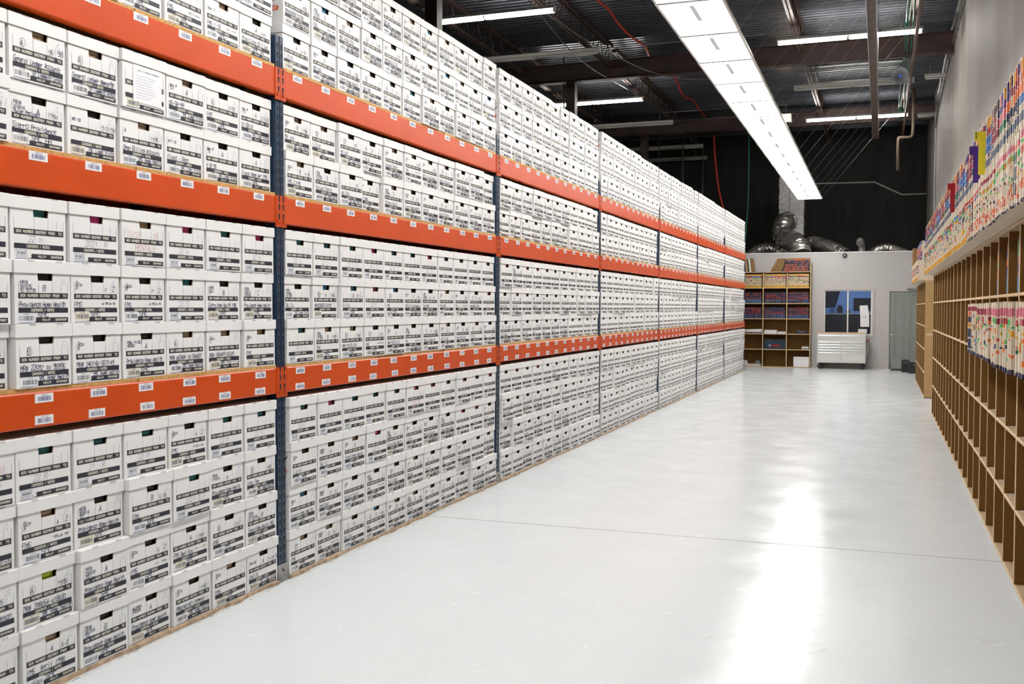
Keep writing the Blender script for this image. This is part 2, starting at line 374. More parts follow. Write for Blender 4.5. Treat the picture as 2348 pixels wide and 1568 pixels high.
def rand_entry(lv, row, bay):
    pn = {0: .12, 1: .10, 2: .0, 3: .0}[lv]
    if (lv, row) == (0, 3): pn = .85
    if (lv, row) == (1, 2): pn = .95
    if bay and (lv, row) == (0, 2): pn = .25
    if R.random() < pn:
        if R.random() < .08: return ('N', '', '', '', '', '!AUDITED', '')
        return ('N', '', '', '', '', R.choice(['22 M', '22 C', '22 R', '21 S', '22 J', '20 C,D,L', '22 S']), '')
    return ('O', R.choice(TLS), R.choice(['A', 'B', '', '', 'B']), R.choice(['', '', '1998', '95', '4-93']), R.choice(['', '', 'L', 'Z']), R.choice(NOTES), R.choice(['SMC', 'SMC', S_, 'TRC Loma Vista', '']))

def lid_mesh():
    mb = MB(); e = .0055; w, d = BW, BD; z0, z1 = PITCH - .0015 - LH, PITCH - .0015
    # a skirt with a sheet top, open below
    b = .0025
    x0, x1, y0, y1 = -d - e, e, -e, w + e
    ring4 = lambda q, z: [(x0 + q, y0 + q, z), (x1 - q, y0 + q, z), (x1 - q, y1 - q, z), (x0 + q, y1 - q, z)]
    A, B, C = ring4(0, z0), ring4(0, z1 - b), ring4(b, z1)
    for P, Q in ((A, B), (B, C)):
        for i in range(4): mb.face([P[i], P[(i + 1) % 4], Q[(i + 1) % 4], Q[i]], M_card)
    mb.face(C, M_card)
    D, E2 = ring4(.003, z0), ring4(.003, z1 - .004)
    for i in range(4):
        mb.face([A[i], D[i], D[(i + 1) % 4], A[(i + 1) % 4]], M_kraft)
        mb.face([D[i], E2[i], E2[(i + 1) % 4], D[(i + 1) % 4]], M_kraft)
    mb.face(E2[::-1], M_card)
    for u in (.22, .72):     # the two tab slots along the top edge, their dark recess painted flat
        mb.face([(x1 + .0005, u * w, z1 - .006), (x1 + .0005, u * w + .035, z1 - .0045), (x1 - .002, u * w + .035, z1 + .0006), (x1 - .002, u * w, z1 + .0006)], M_hole)
    return mb.mesh('lid')
LID = lid_mesh()
CONT = {}
def contents_mesh(key):
    if key in CONT: return CONT[key]
    c = {'teal': (.03, .20, .22), 'pink': (.72, .06, .26), 'manila': (.52, .38, .24), 'blue': (.05, .28, .55), 'rose': (.55, .12, .16), 'dark': (.03, .025, .02), 'yellow': (.62, .72, .03)}[key]  # 'dark' holds no folders: shade of an empty box painted as near-black block
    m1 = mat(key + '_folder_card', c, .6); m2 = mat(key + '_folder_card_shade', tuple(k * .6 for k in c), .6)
    mb = MB(); top = .232
    w = BW
    n = 9
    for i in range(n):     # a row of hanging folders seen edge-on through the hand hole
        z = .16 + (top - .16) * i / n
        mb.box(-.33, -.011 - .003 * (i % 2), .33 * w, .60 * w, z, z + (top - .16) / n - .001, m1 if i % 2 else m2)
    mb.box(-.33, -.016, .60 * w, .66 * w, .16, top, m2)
    CONT[key] = mb.mesh('file_contents')
    return CONT[key]

LEVEL_Z = [.021, 1.2469 + .019, 2.2337 + .019, 2.963 + .019]
ROWS = [4, 3, 2, 3]
BAY_Y = lambda n: 4.9873 + (n - 1) * 3.5073        # y of upright n (bay b lies between uprights b and b+1)
RX = -3.2553
bayn = ['bay nearest the camera', 'second bay along', 'third bay along']
ROWN = {0: ['bottom row on the floor', 'second row above the floor', 'third row above the floor', 'fourth row under lowest beam'],
        1: ['lower row on lowest beam', 'middle row on lowest beam', 'upper row on lowest beam'],
        2: ['lower row on middle beam', 'upper row on middle beam'],
        3: ['lower row on top beam', 'middle row on top beam', 'topmost row of rack']}
BAYS = ['first bay', 'second bay', 'third bay']
far = MB()
def place_far(x, y, z, rz, lone):
    """a distant box merged into the uncounted mass"""
    mb = MB(); box_shell(mb, False); box_print(mb, False)
    w = BW
    rect(mb, .08 * w, .30 * w, .01, .043, M_stk if R.random() < .5 else M_stko, .0008)
    barcode(mb, .10 * w, .28 * w, .016, .034, 5, M_bar)
    if R.random() < .5: rect(mb, .10 * w, R.uniform(.3, .55) * w, .074, .080, M_pencil, .0008)
    if R.random() < .3: rect(mb, .10 * w, .25 * w, .145, .150, M_pen, .0008)
    cc = R.choice([M_kraft, M_hole, M_hole, M_kraft, mat('teal_folder_card', (.03, .20, .22))])  # black choice paints the shade inside an empty box
    mb.box(-.30, -.03, .3 * w, .68 * w, .16, .225, cc)
    if lone: side_print(mb)
    e = .0055
    zz = PITCH - .0015
    mb.box(-BD - e, e, -e, w + e, zz - LH, zz, M_card)
    c, s = math.cos(rz), math.sin(rz); i0 = len(far.v)
    far.v.extend([(x + a * c - b * s, y + a * s + b * c, z + q) for a, b, q in mb.v])
    idx = [far.mi(m) for m in mb.mats]
    far.f.extend([tuple(i0 + k for k in f) for f in mb.f]); far.m.extend([idx[k] for k in mb.m]); far.c.extend(mb.c); far.smooth.extend(mb.smooth)

def near_box(bay, lv, row, col, x, y, z, rz, e):
    st = e[0]
    if st == 'N': ck = R.choice(['teal', 'teal', 'teal', 'pink', 'rose'])
    elif st == 'P': ck = 'manila'
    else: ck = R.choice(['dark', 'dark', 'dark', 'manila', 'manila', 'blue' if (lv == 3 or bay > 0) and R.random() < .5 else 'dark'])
    if bay == 0 and (lv, row, col) == (0, 1, 5): ck = 'yellow'
    if bay == 0 and (lv, row) == (1, 2): ck = ['teal', 'teal', 'pink', 'manila', 'pink', 'teal', 'pink'][col - 4]
    if bay == 0 and (lv, row) == (0, 3): ck = ['teal', 'teal', 'teal', 'teal', 'dark', 'teal', 'teal'][col - 4]
    look = {'teal': 'box of teal folders', 'pink': 'box of pink folders', 'rose': 'box of rose folders', 'manila': 'box of manila folders',
            'blue': 'box of blue folders', 'yellow': 'box with yellow tab', 'dark': 'box with marker notes'}[ck]
    if st == 'P': look = 'box with taped typed sheet'
    if bay == 0: pos = ('beside the upright' if col == 10 else ['', 'second', 'third', 'fourth', 'fifth', 'sixth', 'seventh'][10 - col] + ' from upright')
    elif col == 0: pos = 'beside the upright'
    else: pos = ORD[col] + ' box along'
    t = thing('archive_box', 'white %s, %s, %s, %s' % (look, pos, ROWN[lv][row], BAYS[bay]), 'box', (x, y, z), 'archive boxes on the pallet rack', (0, 0, rz))
    mb = MB(); box_shell(mb); box_print(mb)
    if st == 'P':
        sticker(mb, 'O')
        rect(mb, .23 * BW, .90 * BW, .034, .205, M_paper, .0022)
        write(mb, 'SUN CITY RECORDS MANAGEMENT', .34 * BW, .178, .005, .0010, M_bar, x=.0026, end=.84 * BW)
        for k in range(9): rect(mb, .30 * BW, R.uniform(.6, .85) * BW, .155 - k * .0125, .1565 - k * .0125, M_pencil, .0026)
        hand(mb, 'TRC Loma Vista', .42, .12, .011, M_pencil)
    else:
        sticker(mb, st); handwriting(mb, e)
    if col == 0: side_print(mb)
    mb.build('box_body', t)
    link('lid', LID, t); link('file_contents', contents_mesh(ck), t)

for bay in range(7):
    y0 = BAY_Y(bay) + .052; pit = (3.5073 - .104) / 11
    for lv in range(4):
        for row in range(ROWS[lv]):
            base = R.uniform(-.012, .012)
            for col in range(11):
                if bay == 0 and col < 4: continue
                if R.random() < .3: base = R.uniform(-.018, .014)
                x = RX - .004 + base + R.uniform(-.006, .006) + (.006 if lv == 0 else -.004)
                y = y0 + col * pit + (pit - BW) / 2 + R.uniform(-.002, .002)
                z = LEVEL_Z[lv] + row * PITCH
                if lv == 2: x -= .004
                rz = math.radians(R.uniform(-.5, .5))
                if bay == 0:
                    L6 = B0[(lv, row)]
                    e = L6[col - 5] if (L6 and col >= 5) else rand_entry(lv, row, 1)
                else: e = rand_entry(lv, row, bay)
                if bay < 2 or (bay == 2 and col < 7): near_box(bay, lv, row, col, x, y, z, rz, e)
                else: place_far(x, y, z, rz, col == 0)
o = far.build('archive_boxes')
tag(o, 'mass of white lidded archive boxes filling the distant bays of the rack', 'boxes', kind='stuff')

# ------------------------------------------------------------------ pallet rack
def teardrop(mb, y, z, x):
    pts = []
    for i in range(8):
        t = math.pi * i / 7; pts.append((y + .0085 * math.cos(t), z + .012 + .0085 * math.sin(t)))
    pts += [(y - .0045, z - .014), (y, z - .019), (y + .0045, z - .014)]
    mb.face([(x, a, b) for a, b in pts], M_hole)  # hole not cut, its dark inside painted as a flat face
def upright_frame():
    t = thing('rack_upright', '', 'rack upright', (0, 0, 0), 'blue uprights of the pallet rack')
    H = 3.15
    mb = MB()
    mb.box(-.078, -.010, -.040, .040, .006, H, M_blueup)
    mb.box(-.010, -.004, -.038, -.004, .006, H, M_blueup, skip='l'); mb.box(-.010, -.004, .004, .038, .006, H, M_blueup, skip='l')
    k = 0; z = .09
    while z < H - .03:
        teardrop(mb, -.021, z, -.0034); teardrop(mb, .021, z + .0, -.0034); z += .0508
    mb.build('front_post', t)
    mb = MB(); mb.box(-1.08, -1.01, -.038, .038, .006, H, M_blueup)
    mb.build('rear_post', t)
    zs = [.2, .95, 1.7, 2.45, 3.0]
    for z in zs:
        mb = MB(); mb.box(-1.012, -.076, -.015, .015, z - .015, z + .015, M_blueup); mb.build('brace', t)
    for a, b in zip(zs, zs[1:]):
        mb = MB(); mb.tube([(-1.03, 0, a + .03), (-.06, 0, b - .03)], .013, M_blueup, 6); mb.build('brace', t)
    mb = MB(); mb.prism([(-.095, 0), (.012, 0), (.012, .004), (.004, .05), (-.001, .10), (-.0035, .10), (-.0035, .006), (-.095, .006)], -.055, .055, M_galv)
    mb.face([(.0065, -.006, .060), (.0065, .006, .060), (.005, .006, .072), (.005, -.006, .072)], M_hole)
    mb.build('foot_plate', t)
    mb = MB(); mb.box(-1.10, -.99, -.055, .055, 0, .006, M_galv); mb.build('rear_foot_plate', t)
    return t
up0 = upright_frame()
UPN = ['before the first bay', 'between first and second bays', 'between second and third bays', 'between third and fourth bays', 'between fourth and fifth bays',
       'between fifth and sixth bays', 'between sixth and seventh bays', 'at the far end of rack']
for n in range(8):
    o = up0 if n == 0 else copy_tree(up0)
    o.location = (RX, BAY_Y(n), 0); o['label'] = 'dark blue perforated steel upright frame ' + UPN[n]

BEAM = [(1.0998, 1.2469), (2.0799, 2.2337), (2.8059, 2.963)]
LABELM = {}
def label_mesh(num):
    mb = MB(); w, h = .098, .037
    mb.box(-.0004, .0006, 0, w, 0, h, M_card)
    write(mb, num, .034, .0285, .0055, .0011, M_line, x=.0009, end=.068)
    barcode(mb, .015, .088, .007, .0255, 13, M_line, .0009)
    return mb.mesh('barcode_label')
def rack_beam(bay, lv):
    z0, z1 = BEAM[lv]
    nm = ['first', 'second', 'third', 'fourth', 'fifth', 'sixth', 'seventh'][bay]; ln = ['lowest', 'middle', 'top'][lv]
    a, b = BAY_Y(bay) + .0455, BAY_Y(bay + 1) - .0455
    t = thing('rack_beam', 'orange steel %s beam carrying boxes in the %s bay' % (ln, nm), 'rack beam', (RX, a, z0), 'orange beams of the pallet rack')
    L = b - a; H = z1 - z0
    mb = MB(); mb.prism([(0, .006), (-.004, 0), (-.045, 0), (-.045, H - .03), (-.012, H - .03), (-.012, H), (-.004, H), (0, H - .006)], 0, L, M_orange)
    mb.build('beam', t)
    for side in (0, 1):
        mb = MB()
        y0, y1 = (-.0445, .008) if side == 0 else (L - .008, L + .0445)
        mb.box(-.003, .004, y0, y1, -.022, H + .004, M_orange_dk)
        c = (y0 + y1) / 2
        for zz in (.035, .09, .135):
            if zz < H: teardrop(mb, c + (-.006 if side == 0 else .006), zz, .0045)
        mb.tube([(.004, c, .008), (.010, c, .008)], .010, M_orange_dk, 8)
        mb.build('end_connector', t)
    pit = (3.5073 - .104) / 11
    for k in range(11):
        for r_ in ((0, 1) if lv == 0 else (0,)):
            key = (bay, lv, k, r_) if bay < 2 else ('far', k % 3)
            if key not in LABELM: LABELM[key] = label_mesh('42%d%02d' % (3 - 2 * r_ if lv == 0 else lv + 4, (10 + bay * 11 + k) % 100))
            zz = H - .039 if (lv > 0) else (H - .046 if r_ == 0 else .010)
            link('barcode_label', LABELM[key], t, (.0006, .10 + k * pit + R.uniform(-.012, .012), zz + R.uniform(-.002, .002)))
    mb = MB(); mb.prism([(-1.04, .0), (-1.085, 0), (-1.085, H), (-1.04, H)], 0, L, M_orange)
    o = mb.build('rear_beam'); o.location = (RX, a, z0)
    tag(o, 'orange rear %s beam behind boxes in the %s bay' % (ln, nm), 'rack beam', 'rear beams of the pallet rack')
    # deck board
    mb = MB(); y = 0.0
    for k, ww in enumerate((1.2, 1.2, 1.2)):
        y1 = min(L - .002, y + L / 3 - .004); mb.box(-1.07, -.006 + (.003, -.004, .001)[k], y + .001, y1, 0, .0175, M_osb); y += L / 3
    o = mb.build('shelf_deck'); o.location = (RX, a, z1 + .0005)
    tag(o, 'particleboard deck lying on %s beams of the %s bay' % (ln, nm), 'shelf deck', 'particleboard decks of the pallet rack')
for bay in range(7):
    for lv in range(3): rack_beam(bay, lv)
    a, b = BAY_Y(bay) + .062, BAY_Y(bay + 1) - .062
    mb = MB(); n = 26
    prof = [(R.uniform(-.004, .018)) for _ in range(n + 1)]
    for k in range(n):
        ya, yb = a + (b - a) * k / n, a + (b - a) * (k + 1) / n
        xa, xb = prof[k], prof[k + 1]
        mb.face([(-1.0, ya, .018), (xa, ya, .018), (xb, yb, .018), (-1.0, yb, .018)], M_ply)
        mb.face([(xa, ya, 0), (xb, yb, 0), (xb, yb, .018), (xa, ya, .018)], M_ply)
    mb.face([(-1, a, 0), (prof[0], a, 0), (prof[0], a, .018), (-1, a, .018)], M_ply); mb.face([(-1, b, 0), (-1, b, .018), (prof[-1], b, .018), (prof[-1], b, 0)], M_ply)
    mb.face([(-1, a, 0), (-1, a, .018), (-1, b, .018), (-1, b, 0)], M_ply)
    o = mb.build('floor_board'); o.location = (RX + .008, 0, .001)
    tag(o, 'worn plywood sheet under the floor boxes of the %s bay' % ['first', 'second', 'third', 'fourth', 'fifth', 'sixth', 'seventh'][bay], 'board', 'plywood floor boards under the rack')

# ------------------------------------------------------------------ the room
XL, XR, YF, YB, ZC = -14.0, 1.25, -4.0, 33.0, 7.16
def struct(name, mb): return tag(mb.build(name), kind='structure')
mb = MB(); mb.box(XL, XR, YF, YB, -.2, 0, M_floor)
M_scuf = mat('dark_floor_scuff', (.30, .30, .28), .5); M_scuf2 = mat('pale_floor_scratch', (.74, .76, .76), .4); M_scuf3 = mat('worn_paint_grey', (.46, .47, .45), .5)
rs = random.Random(11)
for k in range(420):        # shoe scuffs, chips and scratches in the paint
    x = rs.uniform(RX + .05, .70); y = rs.uniform(2.2, 16) if k < 340 else rs.uniform(2.2, 7)
    L_ = rs.choice((.012, .02, .05, .09)) * rs.uniform(.6, 1.2); w_ = rs.uniform(.0012, .0035); a = rs.gauss(.6, .7)
    m_ = rs.choice((M_scuf, M_scuf2, M_scuf3, M_scuf2)); p = []
    for q in range(5):
        t = q / 4 - .5; p.append((x + math.cos(a + t * .5) * t * L_, y + math.sin(a + t * .5) * t * L_, w_ * (1 - abs(t) * 1.6) + .0004))
    nx, ny = -math.sin(a), math.cos(a)
    for (x0, y0, w0), (x1, y1, w1) in zip(p, p[1:]):
        mb.face([(x0 - nx * w0, y0 - ny * w0, .0003), (x1 - nx * w1, y1 - ny * w1, .0003), (x1 + nx * w1, y1 + ny * w1, .0003), (x0 + nx * w0, y0 + ny * w0, .0003)], m_)
y = 2.0
while y < 14:               # ragged line of old glue in front of the floor boards
    q = rs.uniform(.01, .05); w_ = rs.uniform(.002, .010); x = RX + .018 + rs.uniform(0, .022)
    mb.face([(x, y, .0004), (x + w_, y + q * .3, .0004), (x + w_ * .7, y + q, .0004), (x - w_ * .3, y + q * .8, .0004)], M_scuf if rs.random() < .5 else M_scuf3)
    y += q * rs.uniform(.5, 1.6)
struct('floor', mb)
mb = MB()
P0 = -6.0; x = XL
pts = [(-6.0, -.0004)]
while x < XR:       # the construction joint, slightly ragged
    x2 = min(XR, x + .12)
    w0 = .0025 + R.random() * .002
    if x > RX: mb.box(x, x2, 6.95 + .02 * (x + 3) * .15 - w0, 6.95 + .02 * (x + 3) * .15 + w0, 0, .0006, mat('floor_joint_filler', (.20, .20, .18), .8))
    x = x2
struct('trim_1', mb)
mb = MB(); mb.box(XR, XR + .2, YF, YB, 0, ZC, M_wall); struct('wall_right', mb)
mb = MB(); mb.box(XL - .2, XL, YF, YB, 0, ZC, M_dark); struct('wall_left', mb)
mb = MB(); mb.box(XL, XR, YB, YB + .2, 0, ZC, M_dark)
struct('wall_back', mb)
mb = MB(); mb.box(XL, XR, YF - .2, YF, 0, ZC, M_gyp); struct('wall_front', mb)
# corrugated roof deck, ribs across the aisle
mb = MB(); y = YF; prof = []
while y < YB:
    prof += [(y, 0), (y + .075, 0), (y + .095, .045), (y + .150, .045)]; y += .17
k = mb.mi(M_deck)
for xa in (XL, XR):
    for a, b in prof: mb.v.append((xa, a, ZC + b))
n = len(prof)
for i in range(n - 1): mb.f.append((i, i + 1, n + i + 1, n + i)); mb.m.append(k); mb.c.append(None); mb.smooth.append(False)
mb.box(XL, XR, YF, YB, ZC + .06, ZC + .2, M_deck)
struct('ceiling', mb)

# girders, columns, joists
GY = [6.75, 13.95, 21.15, 28.35]
GN = ['nearest the entrance', 'second along the hall', 'third along the hall', 'above the office']
for i, gy in enumerate(GY):
    mb = MB()
    zb, zt = 6.50, 6.90
    mb.box(XL, XR, gy - .10, gy + .10, zb, zb + .018, M_primer); mb.box(XL, XR, gy - .006, gy + .006, zb + .018, zt - .018, M_primer); mb.box(XL, XR, gy - .10, gy + .10, zt - .018, zt, M_primer)
    tag(mb.build('roof_girder'), 'dark red steel girder spanning the roof, ' + GN[i], 'roof girder', 'roof girders')
    if i:
        t = thing('steel_column', 'dark steel column behind the rack carrying the girder ' + GN[i], 'column', (-6.4, gy, 0), 'steel columns')
        mb = MB(); mb.box(-.10, .10, -.10, .10, .012, 6.487, M_primer); mb.build('column_shaft', t)
        mb = MB(); mb.box(-.16, .16, -.16, .16, 0, .012, M_primer); mb.build('base_plate', t)
        mb = MB(); mb.box(-.16, .16, -.16, .16, 6.487, 6.499, M_primer); mb.build('cap_plate', t)
JX = [-13.3, -11.3, -9.4, -7.42, -5.48, -3.55, -1.56, .47]
def joist(L):
    t = thing('roof_joist', '', 'roof joist', group='open web roof joists')
    mb = MB(); mb.box(-.055, -.012, 0, L, 0, .045, M_rust); mb.box(.012, .055, 0, L, 0, .045, M_rust); mb.build('bottom_chord', t)
    mb = MB(); mb.box(-.055, -.012, 0, L, .40, .45, M_rust); mb.box(.012, .055, 0, L, .40, .45, M_rust); mb.build('top_chord', t)
    mb = MB(); n = int(L / .6); s = L / n
    for k in range(n):
        mb.tube([(0, k * s + .02, .02), (0, (k + .5) * s, .42)], .009, M_rust, 5); mb.tube([(0, (k + .5) * s, .42), (0, (k + 1) * s - .02, .02)], .009, M_rust, 5)
    mb.build('web_rods', t)
    return t
spans = [(6.9, 13.82), (14.08, 21.02), (21.28, 28.22), (28.48, 32.95)]
bn = ['before the second girder', 'between second and third girders', 'between third girder and office', 'over the office']
for (a, b), nm in zip(spans, bn):
    src = None
    for j, x in enumerate(JX):
        o = joist(b - a) if src is None else copy_tree(src)
        src = src or o
        o.location = (x, a, 6.70); o['label'] = 'brown open web joist %s, %s in from the white wall' % (nm, ORD[7 - j])
        if j == 7: o['label'] = 'brown open web joist %s, closest to the white wall' % nm

# ------------------------------------------------------------------ suspended troffer run
TZ, TX, TW, TL = 4.42, -1.68, .63, 1.19
nT = 24
def troffer():
    t = thing('troffer_light', '', 'ceiling light', group='suspended troffer lights')
    w, l = TW / 2, TL / 2 - .004
    mb = MB()
    mb.prism([(-w, 0), (-w, .02), (-w + .06, .10), (w - .06, .10), (w, .02), (w, 0), (w - .004, 0), (w - .004, .018), (w - .062, .095), (-w + .062, .095), (-w + .004, .018), (-w + .004, 0)], -l, l, M_white)
    mb.build('housing', t)
    mb = MB()
    mb.box(-w, -w + .022, -l, l, -.008, .006, M_strip_house); mb.box(w - .022, w, -l, l, -.008, .006, M_strip_house)
    mb.box(-w + .022, w - .022, -l, -l + .028, -.012, .006, M_pipe); mb.box(-w + .022, w - .022, l - .028, l, -.012, .006, M_strip_house)
    mb.build('lens_frame', t)
    mb = MB(); mb.box(-w + .022, w - .022, -l + .028, l - .028, -.002, .004, M_acr); mb.build('diffuser', t)
    mb = MB(); mb.box(-.022, .022, -l + .14, l - .52, -.010, -.0025, M_acrd); mb.build('centre_spine', t)
    for s in (1, -1):
        mb = MB(); mb.tube([(s * w, l - .03, .0), (s * (w + .02), l, .06), (2.14 if s > 0 else -1.86, l, 2.26)], .0022, M_wire, 4, False); mb.build('hanging_wire', t)
    return t
t0 = troffer()
for k in range(nT):
    o = t0 if k == 0 else copy_tree(t0)
    yc = 27.15 - TL / 2 - k * TL
    o.location = (TX - .004 * (yc - 10) - .02, yc, TZ)
    o['label'] = 'bright white troffer in the suspended run, %s from the office end' % ORD[k]

# ------------------------------------------------------------------ strip lights
def strip(x0, y, on, nm):
    t = thing('strip_light', nm, 'strip light', (x0, y, 6.40), 'eight foot strip lights under the joists')
    L = 2.46
    mb = MB(); mb.prism([(-.045, .07), (-.055, .02), (-.02, .0), (.02, 0), (.055, .02), (.045, .07)], 0, L, M_strip_house, 'x'); mb.build('housing', t)
    for k in (0, 1):
        for dy in (-.032, .032):
            mb = MB(); mb.tube([(k * 1.23 + .03, dy, -.022), (k * 1.23 + 1.20, dy, -.022)], .017, M_lamp_on if on else M_lamp_off, 8); mb.build('tube', t)
    for x in (.02, 1.23, 2.44):
        mb = MB(); mb.box(x - .012, x + .012, -.05, .05, -.035, .01, M_strip_house); mb.build('lamp_holder', t)
    for x in (.35, 2.1):
        mb = MB(); mb.tube([(x, 0, .07), (x, 0, .32)], .004, M_wire, 4); mb.build('hanger', t)
strip(-1.84, 18.9, True, 'lit strip light crossing under the joists over the shelves, nearer pair')
strip(-1.86, 23.0, False, 'unlit strip light over the shelves between the two lit ones')
strip(-1.88, 26.9, True, 'lit strip light over the shelves closest to the office')
strip(-7.46, 15.6, True, 'lit strip light beside the first column above the rack')
strip(-7.52, 18.4, False, 'unlit strip light between first and second columns above the rack')
strip(-7.66, 22.9, True, 'lit strip light beside the second column above the rack')
strip(-7.60, 26.1, False, 'unlit strip light beyond the second column above the rack')
strip(-7.50, 30.2, False, 'unlit strip light beyond the third column, fainter and lower in view')
strip(-7.78, 32.6, False, 'unlit strip light close to the dark back wall')

# ------------------------------------------------------------------ pipes, cables, conduits
def tubes(name, pts, r, m, label, cat, n=8, group=None):
    mb = MB(); mb.tube(pts, r, m, n); return tag(mb.build(name), label, cat, group)
def smooth(pts, k=6):
    P = [Vector(p) for p in pts]; P = [P[0] * 2 - P[1]] + P + [P[-1] * 2 - P[-2]]; out = []
    for i in range(1, len(P) - 2):
        for j in range(k):
            t = j / k; a, b, c, d = P[i - 1:i + 3]
            out.append(.5 * ((2 * b) + (c - a) * t + (2 * a - 5 * b + 4 * c - d) * t * t + (3 * b - a - 3 * c + d) * t ** 3))
    out.append(P[-2]); return out
# cable tray down the middle
t = thing('cable_tray', 'brown steel channel with bright edges hung along the aisle roof', 'cable tray', (-.18, 10, 5.7))
mb = MB(); mb.box(-.06, .06, 0, 16, 0, .006, M_rust); mb.build('tray', t)
for s in (-1, 1):
    mb = MB(); mb.box(s * .066 - .006, s * .066 + .006, 0, 16, -.004, .05, M_alum); mb.build('tray_edge', t)
for y in (1, 5.5, 9.0, 15.9):
    for s in (-1, 1):
        mb = MB(); mb.tube([(s * .07, y, .04), (s * .07, y, 1.30)], .004, M_wire, 5); mb.build('hanger_rod', t)
tubes('sprinkler_pipe', [(.50, 10, 6.12), (.49, 20, 6.12), (.47, 29.5, 6.12)], .028, M_rust, 'brown steel pipe running along the roof beside the white wall', 'pipe')
for i, dx in enumerate((-.10, -.15, -.05)):
    pts = [(.50 + dx + .015 * math.sin(y * .9 + i), y, 6.58 - .05 * abs(math.sin(y * .7 + i))) for y in [10 + k * .8 for k in range(25)]]
    tubes('network_cable', smooth(pts, 3), .009, M_green, 'thin green cable draped along the pipe, %s of three strands' % ['middle', 'inner', 'outer'][i], 'cable', 5, 'green cables beside the roof pipe')
tubes('drain_pipe', smooth([(.70, 27.5, 7.16), (.70, 27.5, 6.5), (.69, 27.5, 6.02), (.62, 27.5, 5.93), (.42, 27.5, 5.93), (.35, 27.5, 5.85), (.35, 27.5, 5.1)], 3), .038, mat('tan_pvc_pipe', (.15, .11, .075), .5), 'tan drain pipe with two elbows near the far roof corner', 'pipe')
t = thing('wall_conduit', 'pair of steel conduits running high along the white wall and down it', 'conduit', (0, 0, 0))
mb = MB(); mb.tube([(1.215, 8, 6.98), (1.215, 22, 6.95), (1.215, 26.9, 6.62), (1.215, 27.35, 6.3), (1.215, 27.4, 3.2)], .024, M_alum, 8); mb.build('conduit_tube', t)
mb = MB(); mb.tube([(1.22, 8, 6.72), (1.22, 22, 6.66), (1.22, 26.7, 6.35), (1.22, 27.6, 6.0), (1.22, 27.7, 3.2)], .020, M_pipe, 8); mb.build('conduit_tube', t)
for y in [9 + 2.2 * k for k in range(8)]:
    mb = MB(); mb.box(1.19, 1.249, y - .02, y + .02, 6.62, 7.03, M_pipe); mb.build('conduit_clamp', t)
tubes('white_conduit', [(-2.6, 32.971, 5.50), (-.24, 32.971, 5.47), (.55, 32.971, 5.06), (1.24, 32.971, 5.06)], .022, M_white, 'pale conduit stepping down across the dark back wall', 'conduit')
hp = []
for k in range(30):
    y = 15.2 + k * .5; hp.append((-4.73 + .05 * math.sin(k * .8), y, 7.10 - .16 * abs(math.sin(k * .55))))
tubes('air_hose', smooth(hp, 3), .024, M_redcab, 'red hose threaded above the joists over the rack', 'hose', 6)
tubes('red_hose', smooth([(-4.70, 30.0, 6.68), (-4.66, 30.0, 6.04), (-4.55, 30.0, 5.14), (-4.38, 30.0, 4.4), (-4.2, 30, 3.6), (-4.1, 30, 3.05)]), .032, M_redcab, 'red hose hanging from the roof behind the far end of rack', 'hose')
tubes('green_hose', smooth([(-3.68, 30.0, 6.68), (-3.68, 30.0, 5.1), (-3.73, 30.0, 3.96), (-3.80, 30.0, 3.05)]), .018, M_green, 'green hose hanging from the roof above the office', 'hose')
tubes('roof_cable', smooth([(-5.45, 16.2, 6.62), (-4.9, 18.0, 6.35), (-4.1, 20.2, 6.25), (-3.0, 21.5, 6.4), (-2.4, 22.0, 6.5)]), .008, M_pipe, 'thin grey cable sagging from the lit strip light toward the aisle', 'cable', 5)
tubes('roof_cable', smooth([(-5.40, 15.0, 6.6), (-5.6, 19.0, 6.45), (-5.5, 23.0, 6.6), (-5.1, 27.0, 6.5)]), .010, M_pipe, 'long grey cable drooping along the joist above the rack', 'cable', 5)
for i, (x, y, z0, z1) in enumerate(((-6.62, 21.3, .0, 7.16), (-5.6, 30.0, 3.03, 7.16), (-5.1, 30.5, 3.03, 7.16), (-6.2, 29.4, 3.03, 7.16), (-5.9, 31.4, 3.03, 7.16))):
    tubes('drop_pipe', [(x, y, z0), (x, y, z1)], .016, M_pipe, ['thin steel pipe dropping beside the second column', 'thin steel pipe dropping beyond the rack, brightest of them', 'short thin pipe beside the red hanging hose', 'faint thin pipe dropping beyond the third column', 'faint thin pipe dropping close to the back wall'][i], 'pipe', 6)
for i, z in enumerate((6.42, 6.42, 6.3)):
    y = (18.4, 26.1, 24.3)[i]
    tubes('strut_rail', [(-5.0, y, z + .03), (-2.0 if i < 2 else -1.9, y, z + .03)], .010, M_pipe, 'thin rail continuing from the %s strip light toward the aisle' % ['unlit nearer', 'unlit farther', 'lit'][i], 'rail', 6)
t = thing('pipe_rack', 'bank of thin bright steel pipes crossing between roof joists behind the horn', 'pipes', (0, 0, 0))
for k, (y, z) in enumerate(((22.0, 6.64), (22.35, 6.64), (22.5, 6.64), (23.5, 6.62), (23.62, 6.62), (23.95, 6.62), (24.07, 6.62))):
    mb = MB(); mb.tube([(-1.52, y, z), (.44, y + .02, z)], .016, M_alum, 6); mb.build('pipe', t)
for x in (-1.45, .38):
    mb = MB(); mb.box(x - .02, x + .02, 21.95, 24.12, 6.66, 6.69, M_pipe); mb.build('pipe_bracket', t)
